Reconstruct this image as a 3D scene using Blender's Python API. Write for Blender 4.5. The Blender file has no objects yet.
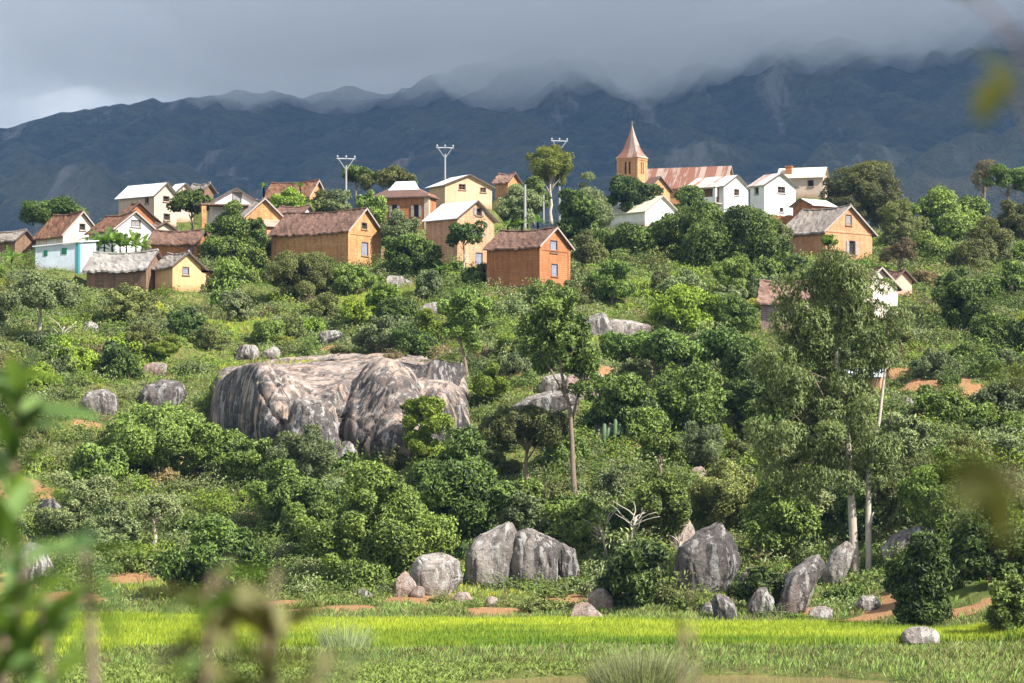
import bpy, bmesh, math, random
import numpy as np
from mathutils import Vector, Matrix
from mathutils.geometry import tessellate_polygon

random.seed(7)
rng = np.random.default_rng(7)
R = math.radians
SC = bpy.context.scene
COL = SC.collection

# ------------------------------------------------------------------ camera, sky, sun, exposure
CAM_Z = 8.0
F = 1024 * 100.0 / 36.0
HORIZON = 480.0
PITCH = math.atan((HORIZON - 341.5) / F)
cam_d = bpy.data.cameras.new('camera')
cam_d.lens = 100
cam_d.sensor_width = 36
cam_d.clip_start = 0.2
cam_d.clip_end = 30000
cam_d.dof.use_dof = True
cam_d.dof.focus_distance = 235
cam_d.dof.aperture_fstop = 4.0
cam = bpy.data.objects.new('camera', cam_d)
COL.objects.link(cam)
cam.location = (0, 0, CAM_Z)
cam.rotation_euler = (R(90) + PITCH, 0, 0)
SC.camera = cam

SUN = Vector((0.66, -0.45, 0.73)).normalized()      # towards the sun: high on the right, a little behind the camera
sun_d = bpy.data.lights.new('sun', 'SUN')
sun_d.energy = 4.9
sun_d.angle = R(0.53)
sun_d.color = (1.0, 0.965, 0.91)
sun = bpy.data.objects.new('sun', sun_d)
COL.objects.link(sun)
sun.rotation_euler = (-SUN).to_track_quat('-Z', 'Y').to_euler()
sun.location = (60, -40, 120)

world = bpy.data.worlds.new('World')
SC.world = world
world.use_nodes = True
wn, wl = world.node_tree.nodes, world.node_tree.links
wn.clear()
w_out = wn.new('ShaderNodeOutputWorld')
w_bg = wn.new('ShaderNodeBackground')
sky = wn.new('ShaderNodeTexSky')
sky.sky_type = 'NISHITA'
sky.sun_disc = False
sky.sun_elevation = math.asin(SUN.z)
sky.sun_rotation = math.atan2(SUN.x, SUN.y)
w_tc = wn.new('ShaderNodeTexCoord')
w_map = wn.new('ShaderNodeMapping')
w_map.inputs['Scale'].default_value = (3.0, 3.0, 14.0)
w_n = wn.new('ShaderNodeTexNoise')
w_n.inputs['Scale'].default_value = 1.6
w_n.inputs['Detail'].default_value = 5
w_n.inputs['Roughness'].default_value = 0.55
w_n.inputs['Distortion'].default_value = 0.5
w_ramp = wn.new('ShaderNodeValToRGB')                # cloud brightness
w_ramp.color_ramp.elements[0].position = 0.30
w_ramp.color_ramp.elements[0].color = (4.0, 4.6, 5.5, 1)
w_ramp.color_ramp.elements[1].position = 0.72
w_ramp.color_ramp.elements[1].color = (18.0, 18.9, 19.9, 1)
w_mask = wn.new('ShaderNodeMapRange')                # overcast low down, broken cloud overhead
w_sep = wn.new('ShaderNodeSeparateXYZ')
w_mask.inputs['From Min'].default_value = 0.25
w_mask.inputs['From Max'].default_value = 0.65
w_mask.inputs['To Min'].default_value = 1.0
w_mask.inputs['To Max'].default_value = 0.35
w_mix = wn.new('ShaderNodeMixRGB')
wl.new(w_tc.outputs['Generated'], w_map.inputs['Vector'])
wl.new(w_map.outputs['Vector'], w_n.inputs['Vector'])
wl.new(w_n.outputs['Fac'], w_ramp.inputs['Fac'])
wl.new(w_tc.outputs['Generated'], w_sep.inputs['Vector'])
wl.new(w_sep.outputs['Z'], w_mask.inputs['Value'])
wl.new(w_mask.outputs['Result'], w_mix.inputs['Fac'])
wl.new(sky.outputs['Color'], w_mix.inputs['Color1'])
wl.new(w_ramp.outputs['Color'], w_mix.inputs['Color2'])
wl.new(w_mix.outputs['Color'], w_bg.inputs['Color'])
w_bg.inputs['Strength'].default_value = 0.05
wl.new(w_bg.outputs['Background'], w_out.inputs['Surface'])

SC.view_settings.view_transform = 'Standard'
SC.view_settings.look = 'None'
SC.view_settings.gamma = 1
SC.view_settings.use_curve_mapping = False
SC.view_settings.exposure = 1.2
SC.render.engine = 'CYCLES'
cy = SC.cycles
cy.use_denoising = True
cy.max_bounces = 8
cy.diffuse_bounces = 3
cy.glossy_bounces = 2
cy.transmission_bounces = 3
cy.transparent_max_bounces = 8
cy.volume_bounces = 4
cy.sample_clamp_indirect = 6


# ------------------------------------------------------------------ small helpers
def link(o, parent=None):
    COL.objects.link(o)
    if parent is not None:
        o.parent = parent
    return o


def tag(o, label=None, cat=None, group=None, kind=None):
    if label: o['label'] = label
    if cat: o['category'] = cat
    if group: o['group'] = group
    if kind: o['kind'] = kind
    return o


def empty(name, loc, rz=0.0):
    o = bpy.data.objects.new(name, None)
    o.empty_display_size = 0.5
    o.location = loc
    o.rotation_euler = (0, 0, rz)
    return link(o)


def ss(a, b, x):
    t = np.clip((np.asarray(x, float) - a) / (b - a), 0, 1)
    return t * t * (3 - 2 * t)


def _h(ix, iy, iz, seed):
    n = (ix * 374761393 + iy * 668265263 + iz * 2147483647 + seed * 974711) & 0xFFFFFFFF
    n = ((n ^ (n >> 13)) * 1274126177) & 0xFFFFFFFF
    n = n ^ (n >> 16)
    return (n & 0xFFFF) / 65535.0


def vnoise(x, y, z=0.0, seed=0):
    x, y, z = np.broadcast_arrays(np.asarray(x, float), np.asarray(y, float), np.asarray(z, float))
    ix, iy, iz = np.floor(x).astype(np.int64), np.floor(y).astype(np.int64), np.floor(z).astype(np.int64)
    fx, fy, fz = x - ix, y - iy, z - iz
    fx, fy, fz = fx * fx * (3 - 2 * fx), fy * fy * (3 - 2 * fy), fz * fz * (3 - 2 * fz)
    r = 0
    for dx in (0, 1):
        for dy in (0, 1):
            for dz in (0, 1):
                w = (fx if dx else 1 - fx) * (fy if dy else 1 - fy) * (fz if dz else 1 - fz)
                r = r + w * _h(ix + dx, iy + dy, iz + dz, seed)
    return r


def fbm(x, y, z=0.0, seed=0, octv=4, gain=0.5):
    a, s, t = 1.0, 0.0, 0.0
    for k in range(octv):
        s = s + a * vnoise(np.asarray(x) * 2 ** k, np.asarray(y) * 2 ** k, np.asarray(z) * 2 ** k, seed + k)
        t += a
        a *= gain
    return s / t


def grid_mesh(name, xs, ys, Z, smooth=True):
    nx, ny = len(xs), len(ys)
    X, Y = np.meshgrid(xs, ys)
    co = np.stack([X, Y, Z], -1).reshape(-1, 3)
    i = np.arange(nx * ny).reshape(ny, nx)
    q = np.stack([i[:-1, :-1], i[:-1, 1:], i[1:, 1:], i[1:, :-1]], -1).reshape(-1, 4)
    return np_mesh(name, co, q, smooth)


def np_mesh(name, co, faces, smooth=False):
    """faces: (n,k) array, all faces with k corners"""
    me = bpy.data.meshes.new(name)
    n, k = faces.shape
    me.vertices.add(len(co))
    me.vertices.foreach_set('co', np.ascontiguousarray(co, np.float32).ravel())
    me.loops.add(n * k)
    me.loops.foreach_set('vertex_index', np.ascontiguousarray(faces, np.int32).ravel())
    me.polygons.add(n)
    me.polygons.foreach_set('loop_start', np.arange(0, n * k, k, dtype=np.int32))
    me.polygons.foreach_set('use_smooth', np.full(n, smooth, dtype=bool))
    me.update()
    return me


def attr(me, name, vals):
    vals = np.asarray(vals, np.float32)
    if vals.ndim == 1:
        a = me.attributes.new(name, 'FLOAT', 'POINT')
        a.data.foreach_set('value', vals)
    else:
        a = me.attributes.new(name, 'FLOAT_VECTOR', 'POINT')
        a.data.foreach_set('vector', np.ascontiguousarray(vals).ravel())


class MB:
    """collects boxes, prisms and tubes into one mesh"""
    def __init__(self):
        self.v, self.f = [], []

    def add(self, vs, fs):
        o = len(self.v)
        self.v += [tuple(v) for v in vs]
        self.f += [tuple(i + o for i in f) for f in fs]
        return self

    def box(self, lo, hi):
        (a, b, c), (d, e, g) = lo, hi
        return self.add([(a, b, c), (d, b, c), (d, e, c), (a, e, c), (a, b, g), (d, b, g), (d, e, g), (a, e, g)],
                        [(3, 2, 1, 0), (4, 5, 6, 7), (0, 1, 5, 4), (1, 2, 6, 5), (2, 3, 7, 6), (3, 0, 4, 7)])

    def beam(self, p, q, w, h, up=(0, 0, 1)):
        p, q, up = Vector(p), Vector(q), Vector(up)
        d = (q - p).normalized()
        s = d.cross(up).normalized() * w / 2
        u = s.cross(d).normalized() * h / 2
        vs = [p - s - u, p + s - u, p + s + u, p - s + u, q - s - u, q + s - u, q + s + u, q - s + u]
        return self.add(vs, [(3, 2, 1, 0), (4, 5, 6, 7), (0, 1, 5, 4), (1, 2, 6, 5), (2, 3, 7, 6), (3, 0, 4, 7)])

    def tube(self, pts, rad, n=7):
        pts = [Vector(p) for p in pts]
        vs, fs = [], []
        for i, p in enumerate(pts):
            d = (pts[min(i + 1, len(pts) - 1)] - pts[max(i - 1, 0)]).normalized()
            a = d.cross(Vector((0.31, 0.95, 0.05))).normalized()
            b = d.cross(a)
            for k in range(n):
                t = 2 * math.pi * k / n
                vs.append(p + (a * math.cos(t) + b * math.sin(t)) * rad[i])
        for i in range(len(pts) - 1):
            for k in range(n):
                fs.append((i * n + k, i * n + (k + 1) % n, (i + 1) * n + (k + 1) % n, (i + 1) * n + k))
        fs.append(tuple(range(n))[::-1])
        fs.append(tuple((len(pts) - 1) * n + k for k in range(n)))
        return self.add(vs, fs)

    def build(self, name, mat, parent=None, smooth=False, mtx=None):
        me = bpy.data.meshes.new(name)
        me.from_pydata(self.v, [], self.f)
        if smooth:
            me.polygons.foreach_set('use_smooth', np.ones(len(me.polygons), bool))
        me.materials.append(mat)
        me.update()
        o = link(bpy.data.objects.new(name, me), parent)
        if mtx is not None:
            o.matrix_local = mtx
        return o


# ------------------------------------------------------------------ materials
def mat_new(name):
    m = bpy.data.materials.new(name)
    m.use_nodes = True
    nt = m.node_tree
    nt.nodes.clear()
    out = nt.nodes.new('ShaderNodeOutputMaterial')
    return m, nt, out


class NT:
    def __init__(self, nt):
        self.nt = nt

    def n(self, typ, **kw):
        nd = self.nt.nodes.new(typ)
        for k, v in kw.items():
            if k.startswith('_'):
                setattr(nd, k[1:], v)
            else:
                nd.inputs[k].default_value = v
        return nd

    def l(self, a, b):
        self.nt.links.new(a, b)

    def coords(self, scale=(1, 1, 1), kind='Object'):
        tc = self.n('ShaderNodeTexCoord')
        mp = self.n('ShaderNodeMapping', Scale=scale)
        self.l(tc.outputs[kind], mp.inputs['Vector'])
        return mp.outputs['Vector']

    def noise(self, vec, scale, detail=4, rough=0.6, dist=0.0):
        nd = self.n('ShaderNodeTexNoise', Scale=scale, Detail=detail, Roughness=rough, Distortion=dist)
        self.l(vec, nd.inputs['Vector'])
        return nd.outputs['Fac']

    def ramp(self, fac, stops):
        nd = self.n('ShaderNodeValToRGB')
        els = nd.color_ramp.elements
        while len(els) < len(stops):
            els.new(0.5)
        for e, (p, c) in zip(els, stops):
            e.position = p
            e.color = (*c, 1) if len(c) == 3 else c
        self.l(fac, nd.inputs['Fac'])
        return nd.outputs['Color']

    def mix(self, fac, a, b, mode='MIX'):
        nd = self.n('ShaderNodeMixRGB', _blend_type=mode)
        for s, v in ((nd.inputs['Fac'], fac), (nd.inputs['Color1'], a), (nd.inputs['Color2'], b)):
            if hasattr(v, 'is_output'):
                self.l(v, s)
            elif isinstance(v, (int, float)):
                s.default_value = v
            else:
                s.default_value = (*v, 1)
        return nd.outputs['Color']

    def math(self, op, a, b=None):
        nd = self.n('ShaderNodeMath', _operation=op)
        for s, v in zip(nd.inputs, (a, b)):
            if v is None: continue
            if hasattr(v, 'is_output'): self.l(v, s)
            else: s.default_value = v
        return nd.outputs[0]

    def maprange(self, v, a, b, c=0.0, d=1.0):
        nd = self.n('ShaderNodeMapRange')
        self.l(v, nd.inputs['Value'])
        for k, q in zip(('From Min', 'From Max', 'To Min', 'To Max'), (a, b, c, d)):
            nd.inputs[k].default_value = q
        return nd.outputs['Result']

    def bump(self, h, strength, dist):
        nd = self.n('ShaderNodeBump', Strength=strength, Distance=dist)
        self.l(h, nd.inputs['Height'])
        return nd.outputs['Normal']

    def attr(self, name, out='Fac'):
        nd = self.n('ShaderNodeAttribute', _attribute_name=name)
        return nd.outputs[out]

    def bsdf(self, col, rough=0.8, normal=None, spec=0.3, metal=0.0):
        nd = self.n('ShaderNodeBsdfPrincipled')
        nd.inputs['Roughness'].default_value = rough
        nd.inputs['Specular IOR Level'].default_value = spec
        nd.inputs['Metallic'].default_value = metal
        if hasattr(col, 'is_output'): self.l(col, nd.inputs['Base Color'])
        else: nd.inputs['Base Color'].default_value = (*col, 1)
        if normal is not None: self.l(normal, nd.inputs['Normal'])
        return nd.outputs['BSDF']


def leaf_mat(name, dark, light, warm=None, transl=0.3, soft=0.36, hue_rand=0.36):
    m, nt, out = mat_new(name)
    t = NT(nt)
    vec = t.coords()
    f1 = t.noise(vec, 0.55, 3)
    rnd = t.attr('leaf_tone')
    k = t.math('ADD', t.math('MULTIPLY', f1, 0.6), t.math('MULTIPLY', rnd, 0.55))
    stops = [(0.28, dark), (0.85, light)]
    col = t.ramp(k, stops)
    if warm:
        w = t.maprange(t.noise(vec, 1.3, 2), 0.58, 0.7, 0, 0.6)
        col = t.mix(w, col, warm)
    oi = t.n('ShaderNodeObjectInfo')
    hs = t.n('ShaderNodeHueSaturation')
    t.l(col, hs.inputs['Color'])
    t.l(t.maprange(oi.outputs['Random'], 0, 1, 0.5 - 0.05 * hue_rand, 0.5 + 0.015 * hue_rand), hs.inputs['Hue'])
    t.l(t.maprange(t.math('FRACT', t.math('MULTIPLY', oi.outputs['Random'], 7.31)), 0, 1, 1 - hue_rand, 1 + hue_rand), hs.inputs['Value'])
    col = hs.outputs['Color']
    geo = t.n('ShaderNodeNewGeometry')
    vt = t.n('ShaderNodeVectorTransform', _vector_type='NORMAL', _convert_from='OBJECT', _convert_to='WORLD')
    t.l(t.attr('soft_normal', 'Vector'), vt.inputs['Vector'])
    mx = t.n('ShaderNodeMix', _data_type='VECTOR')
    mx.inputs[0].default_value = soft
    t.l(geo.outputs['Normal'], mx.inputs[4]); t.l(vt.outputs['Vector'], mx.inputs[5])
    nrm = t.n('ShaderNodeVectorMath', _operation='NORMALIZE')
    t.l(mx.outputs[1], nrm.inputs[0])
    b = t.bsdf(col, 0.55, nrm.outputs[0], 0.25)
    tr = t.n('ShaderNodeBsdfTranslucent')
    t.l(t.mix(1.0, col, (1.0, 1.0, 0.45), 'MULTIPLY'), tr.inputs['Color'])
    ms = t.n('ShaderNodeMixShader', Fac=transl)
    t.l(b, ms.inputs[1]); t.l(tr.outputs[0], ms.inputs[2])
    t.l(ms.outputs[0], out.inputs['Surface'])
    return m


def simple(name, col, rough=0.7, var=0.25, scale=6.0, spec=0.3, bump=0.0):
    m, nt, out = mat_new(name)
    t = NT(nt)
    f = t.noise(t.coords(), scale, 4)
    c = t.mix(f, [x * (1 - var) for x in col], [min(1, x * (1 + var)) for x in col])
    nb = t.bump(f, bump, 0.05) if bump else None
    t.l(t.bsdf(c, rough, nb, spec), out.inputs['Surface'])
    return m


def mud_mat(name, col, stain, stain_amt=0.5, brick=True, patch=None):
    """mud brick / old plaster wall: coursed bricks, rain streaks from the eaves, patchy render"""
    m, nt, out = mat_new(name)
    t = NT(nt)
    vec = t.coords()
    big = t.noise(vec, 0.6, 5, 0.65)
    fine = t.noise(vec, 5.0, 4, 0.7)
    strk = t.noise(t.coords((2.2, 2.2, 0.25)), 1.0, 4, 0.6)
    c = t.mix(t.maprange(big, 0.3, 0.7), [x * 0.8 for x in col], [min(1, x * 1.18) for x in col])
    c = t.mix(t.maprange(strk, 0.46, 0.62, 0, min(.85, stain_amt * 1.3)), c, stain)
    if patch:
        c = t.mix(t.maprange(t.noise(vec, 0.9, 4, 0.7), 0.52, 0.6, 0, 0.75), c, patch)
    c = t.mix(t.maprange(fine, 0.3, 0.7, 0.0, 0.3), c, [x * 0.5 for x in col])
    h = fine
    if brick:
        sx = t.n('ShaderNodeSeparateXYZ'); t.l(t.coords(), sx.inputs[0])
        cb = t.n('ShaderNodeCombineXYZ')
        t.l(t.math('ADD', sx.outputs[0], sx.outputs[1]), cb.inputs[0]); t.l(sx.outputs[2], cb.inputs[1])
        br = t.n('ShaderNodeTexBrick', Scale=1.0)
        br.inputs['Brick Width'].default_value = 0.42
        br.inputs['Row Height'].default_value = 0.2
        br.inputs['Mortar Size'].default_value = 0.02
        br.inputs['Color1'].default_value = (0.85, 0.85, 0.85, 1)
        br.inputs['Color2'].default_value = (1.1, 1.1, 1.1, 1)
        br.inputs['Mortar'].default_value = (0.62, 0.6, 0.58, 1)
        t.l(cb.outputs[0], br.inputs['Vector'])
        c = t.mix(0.8, c, br.outputs['Color'], 'MULTIPLY')
        h = t.math('SUBTRACT', fine, br.outputs['Fac'])
    zz = t.n('ShaderNodeSeparateXYZ'); t.l(vec, zz.inputs[0])        # red dirt splashed up the foot of the wall
    low = t.maprange(t.math('ADD', zz.outputs[2], t.math('MULTIPLY', big, -1.6)), -.9, .1, .75, 0)
    c = t.mix(low, c, (0.30, 0.14, 0.07))
    t.l(t.bsdf(c, 0.92, t.bump(h, 0.5, 0.04), 0.1), out.inputs['Surface'])
    return m


def thatch_mat(name, c1, c2, c3, along=(1, 6, 6), moss=None):
    m, nt, out = mat_new(name)
    t = NT(nt)
    vec = t.coords()
    s = t.noise(t.coords(along), 1.4, 6, 0.75)
    fine = t.noise(vec, 6.5, 5, 0.8)
    big = t.noise(vec, 0.45, 4, 0.65)
    c = t.ramp(t.math('ADD', t.math('MULTIPLY', s, 0.5), t.math('MULTIPLY', fine, 0.5)), [(0.36, c1), (0.5, c2), (0.66, c3)])
    c = t.mix(t.maprange(big, 0.42, 0.66, 0, 0.65), c, [x * 0.6 for x in c1])
    if moss:
        c = t.mix(t.maprange(t.noise(vec, 0.7, 4), 0.56, 0.64, 0, 0.7), c, moss)
    t.l(t.bsdf(c, 0.95, t.bump(fine, 0.9, 0.1), 0.08), out.inputs['Surface'])
    return m


def metal_mat(name, col, rust=(0.24, 0.075, 0.03), amt=0.0, rough=0.5, sheets=True):
    m, nt, out = mat_new(name)
    t = NT(nt)
    vec = t.coords()
    sx = t.n('ShaderNodeSeparateXYZ'); t.l(vec, sx.inputs[0])
    wv = t.math('SINE', t.math('MULTIPLY', sx.outputs[0], 22.0))
    sheet = t.n('ShaderNodeTexWhiteNoise', _noise_dimensions='1D')
    t.l(t.math('FLOOR', t.math('MULTIPLY', sx.outputs[0], 1.15)), sheet.inputs['W'])
    c = t.mix(t.maprange(sheet.outputs['Value'], 0, 1, 0, 0.35 if sheets else 0.1), col, [x * 0.72 for x in col])
    c = t.mix(t.maprange(t.noise(vec, 0.8, 5, 0.7), 0.45, 0.7, 0, 0.35), c, [x * 0.65 for x in col])
    if amt > 0:
        r1 = t.noise(t.coords((2.5, 0.5, 0.5)), 1.0, 5, 0.7)
        rr = t.math('ADD', r1, t.math('MULTIPLY', t.math('SUBTRACT', sheet.outputs['Value'], 0.5), 0.45))
        c = t.mix(t.maprange(rr, 0.62 - amt * 0.5, 0.72 - amt * 0.4), c, t.mix(t.noise(vec, 4.0), rust, [x * 2.2 for x in rust]))
    t.l(t.bsdf(c, rough, t.bump(wv, 0.35, 0.03), 0.4), out.inputs['Surface'])
    return m


M = {}
M['mango'] = leaf_mat('mango_leaf', (0.014, 0.030, 0.005), (0.145, 0.225, 0.040), transl=0.18)
M['mid'] = leaf_mat('mid_leaf', (0.028, 0.052, 0.006), (0.215, 0.305, 0.058), transl=0.2)
M['bright'] = leaf_mat('bright_leaf', (0.075, 0.120, 0.008), (0.290, 0.405, 0.048), transl=0.26)
M['olive'] = leaf_mat('olive_leaf', (0.030, 0.038, 0.007), (0.245, 0.275, 0.075), transl=0.18)
M['grey'] = leaf_mat('grey_leaf', (0.040, 0.058, 0.016), (0.285, 0.345, 0.140), transl=0.2)
M['dry'] = leaf_mat('dry_leaf', (0.100, 0.080, 0.035), (0.290, 0.240, 0.110), warm=(0.30, 0.13, 0.05), transl=0.25)
M['yellow'] = leaf_mat('yellow_leaf', (0.150, 0.180, 0.015), (0.420, 0.420, 0.050), transl=0.32)
M['pine'] = leaf_mat('flat_crown_leaf', (0.030, 0.050, 0.010), (0.190, 0.210, 0.030), transl=0.25)
M['euca'] = leaf_mat('drooping_leaf', (0.045, 0.056, 0.012), (0.250, 0.310, 0.105), warm=(0.25, 0.25, 0.08), transl=0.3, hue_rand=.05)
M['banana'] = leaf_mat('banana_leaf', (0.060, 0.130, 0.016), (0.190, 0.310, 0.050), transl=0.4)
M['bark_pale'] = simple('pale_bark', (0.40, 0.345, 0.28), 0.9, 0.45, 3.0, 0.1, 0.3)
M['bark'] = simple('brown_bark', (0.20, 0.15, 0.11), 0.95, 0.4, 4.0, 0.1, 0.4)
M['wood'] = simple('weathered_wood', (0.16, 0.11, 0.08), 0.9, 0.35, 5.0, 0.1)
M['trim_pale'] = simple('pale_trim', (0.36, 0.305, 0.265), 0.8, 0.2, 4.0, 0.2)
M['trim_dark'] = simple('dark_trim', (0.11, 0.08, 0.07), 0.9, 0.3, 4.0, 0.1)
M['shutter_blue'] = simple('blue_grey_shutter', (0.23, 0.25, 0.32), 0.7, 0.2, 6.0, 0.2)
M['shutter_grey'] = simple('grey_shutter', (0.27, 0.25, 0.24), 0.8, 0.25, 6.0, 0.2)
M['shutter_green'] = simple('green_shutter', (0.015, 0.16, 0.08), 0.6, 0.2, 6.0, 0.3)
M['inside'] = simple('painted_dark_opening', (0.035, 0.03, 0.028), 0.95, 0.2, 3.0, 0.05)  # near-black colour stands in for the shade of unlit rooms
M['concrete'] = simple('concrete_post', (0.30, 0.295, 0.285), 0.85, 0.2, 5.0, 0.2)
M['insulator'] = simple('white_insulator', (0.36, 0.37, 0.39), 0.35, 0.05, 5.0, 0.5)
M['turquoise'] = simple('turquoise_paint', (0.06, 0.25, 0.27), 0.6, 0.15, 5.0, 0.3)
M['mud_orange'] = mud_mat('orange_mud_brick', (0.46, 0.195, 0.085), (0.30, 0.12, 0.06), 0.5)
M['mud_ochre'] = mud_mat('ochre_mud_brick', (0.57, 0.295, 0.125), (0.33, 0.165, 0.08), 0.5, patch=(0.62, 0.36, 0.18))
M['mud_pink'] = mud_mat('pink_mud_brick', (0.52, 0.28, 0.16), (0.60, 0.40, 0.27), 0.6)
M['mud_brown'] = mud_mat('brown_mud_wall', (0.27, 0.165, 0.105), (0.16, 0.10, 0.07), 0.6)
M['yellow_plaster'] = mud_mat('yellow_plaster', (0.63, 0.40, 0.20), (0.46, 0.29, 0.16), 0.4, brick=False)
M['tan_plaster'] = mud_mat('tan_plaster', (0.60, 0.40, 0.25), (0.48, 0.30, 0.19), 0.4, brick=False)
M['cream_plaster'] = mud_mat('cream_plaster', (0.57, 0.44, 0.34), (0.48, 0.36, 0.28), 0.4, brick=False)
M['peach_plaster'] = mud_mat('peeling_white_plaster', (0.74, 0.68, 0.61), (0.62, 0.43, 0.28), 0.5, brick=False, patch=(0.62, 0.40, 0.24))
M['white_plaster'] = mud_mat('white_plaster', (0.80, 0.78, 0.74), (0.68, 0.64, 0.60), 0.4, brick=False)
M['blue_plaster'] = mud_mat('pale_blue_plaster', (0.62, 0.68, 0.72), (0.50, 0.55, 0.60), 0.35, brick=False)
M['pink_plaster'] = mud_mat('pink_plaster', (0.68, 0.40, 0.30), (0.58, 0.34, 0.26), 0.3, brick=False)
M['mauve_plaster'] = mud_mat('mauve_grey_wall', (0.36, 0.27, 0.25), (0.26, 0.19, 0.18), 0.5)
M['church_brick'] = mud_mat('church_ochre_brick', (0.60, 0.30, 0.135), (0.66, 0.40, 0.22), 0.5)
M['mud_sienna'] = mud_mat('sienna_mud_brick', (0.54, 0.255, 0.125), (0.62, 0.38, 0.23), 0.5, patch=(0.60, 0.32, 0.17))
M['thatch_brown'] = thatch_mat('brown_tile_roof', (0.085, 0.050, 0.038), (0.185, 0.105, 0.075), (0.36, 0.24, 0.19))
M['thatch_rust'] = thatch_mat('rusty_brown_tile_roof', (0.105, 0.050, 0.030), (0.215, 0.105, 0.060), (0.36, 0.22, 0.15))
M['thatch_grey'] = thatch_mat('grey_thatch', (0.15, 0.12, 0.10), (0.29, 0.245, 0.205), (0.45, 0.39, 0.335))
M['thatch_pale'] = thatch_mat('pale_grey_thatch', (0.20, 0.175, 0.155), (0.37, 0.335, 0.30), (0.54, 0.49, 0.44))
M['tile_pink'] = thatch_mat('pinkish_tile_roof', (0.165, 0.090, 0.065), (0.27, 0.165, 0.125), (0.40, 0.28, 0.22))
M['metal_white'] = metal_mat('white_metal_sheet', (0.72, 0.73, 0.74), amt=0.0)
M['metal_grey'] = metal_mat('grey_metal_sheet', (0.56, 0.54, 0.49), amt=0.03)
M['metal_cream'] = metal_mat('cream_metal_sheet', (0.74, 0.66, 0.48), amt=0.0)
M['metal_rust'] = metal_mat('rusted_metal_sheet', (0.36, 0.265, 0.21), rust=(0.14, 0.058, 0.036), amt=0.42)
M['metal_brown'] = metal_mat('brown_metal_sheet', (0.155, 0.085, 0.065), amt=0.0, rough=0.7)
M['metal_bluewhite'] = metal_mat('bluish_white_metal_sheet', (0.66, 0.72, 0.80), amt=0.0)

# ------------------------------------------------------------------ the land
PROF_Y = [-60, 0, 20, 50, 80, 155, 164, 176, 185, 200, 220, 240, 260, 280, 300, 320, 350, 380, 400, 430, 470, 560, 800, 1500, 9000]
PROF_Z = [6.6, 6.4, 5.0, 1.0, 0.0, 0.0, 0.55, 1.3, 2.3, 5.0, 10, 15.5, 20.5, 25, 29, 33, 37.2, 41.0, 42.5, 43.2, 42, 32, 8, -14, -14]
PADS = []


def base_ground(X, Y):
    X, Y = np.asarray(X, float), np.asarray(Y, float)
    sh = 27 * ss(17, 28, X) * (1 - ss(195, 250, Y)) * ss(100, 130, Y)
    sh = sh + 4.5 * np.sin(X * 0.11 + 1.0) * ss(176, 196, Y) * (1 - ss(300, 340, Y))
    sh = sh - 7 * ss(-6, -22, X) * ss(140, 150, Y) * (1 - ss(164, 176, Y))
    Ye = Y + sh
    z = np.interp(Ye, PROF_Y, PROF_Z)
    on = ss(176, 200, Ye)
    z = z + on * ((fbm(X / 16, Y / 16, 0, 3) - 0.5) * 3.2 + (fbm(X / 4.5, Y / 4.5, 0, 9, 3) - 0.5) * 0.9)
    z = z - 3.5 * ss(-32, -58, X) * ss(300, 360, Y)
    tz = ss(180, 190, Ye) * (1 - ss(330, 360, Ye)) * ss(22, 12, X)
    z = z + tz * 0.35 * np.sin(Ye * 0.9 + 2 * fbm(X / 20, Y / 20, 0, 5))       # low farmed terraces
    z = z + (fbm(X / 3.0, Y / 3.0, 0, 21, 3) - 0.5) * 0.18
    bank = np.exp(-((Y - 128.0 - 1.5 * np.sin(X * 0.2)) / 1.8) ** 2) * 0.30       # low bund in front of the field
    pond = ss(1.0, 0.72, np.hypot((X - 7.0) / 10.5, (Y - 113.8) / 7.8))
    return z + bank - pond * 0.7 * 1.0 - 0.0


def ground(X, Y):
    X, Y = np.asarray(X, float), np.asarray(Y, float)
    z = base_ground(X, Y)
    for (px, py, pz, r) in PADS:
        w = ss(r * 1.5, r * 0.8, np.hypot(X - px, Y - py))
        z = z * (1 - w) + pz * w
    return z


CP, SP = math.cos(PITCH), math.sin(PITCH)


def ray(px, py):
    a, b = (px - 512.0), (341.5 - py)
    return a, F * CP - b * SP, F * SP + b * CP


_YS = np.arange(100.0, 620.0, 0.25)


def hit(px, py, fallback=428.0, fn=None):
    a, d, e = ray(px, py)
    xs, zs = _YS * a / d, CAM_Z + _YS * e / d
    g = (fn or ground)(xs, _YS)
    below = np.nonzero(zs < g)[0]
    Y = _YS[below[0]] if len(below) else fallback
    if Y > 460: Y = fallback
    x = Y * a / d
    return Vector((x, Y, float((fn or ground)(x, Y))))


def at(px, py, Y):
    a, d, e = ray(px, py)
    return Vector((Y * a / d, Y, CAM_Z + Y * e / d))


def proj(x, y, z):
    dy, dz = y * CP + (z - CAM_Z) * SP, -y * SP + (z - CAM_Z) * CP
    return 512 + F * x / dy, 341.5 - F * dz / dy

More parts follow.
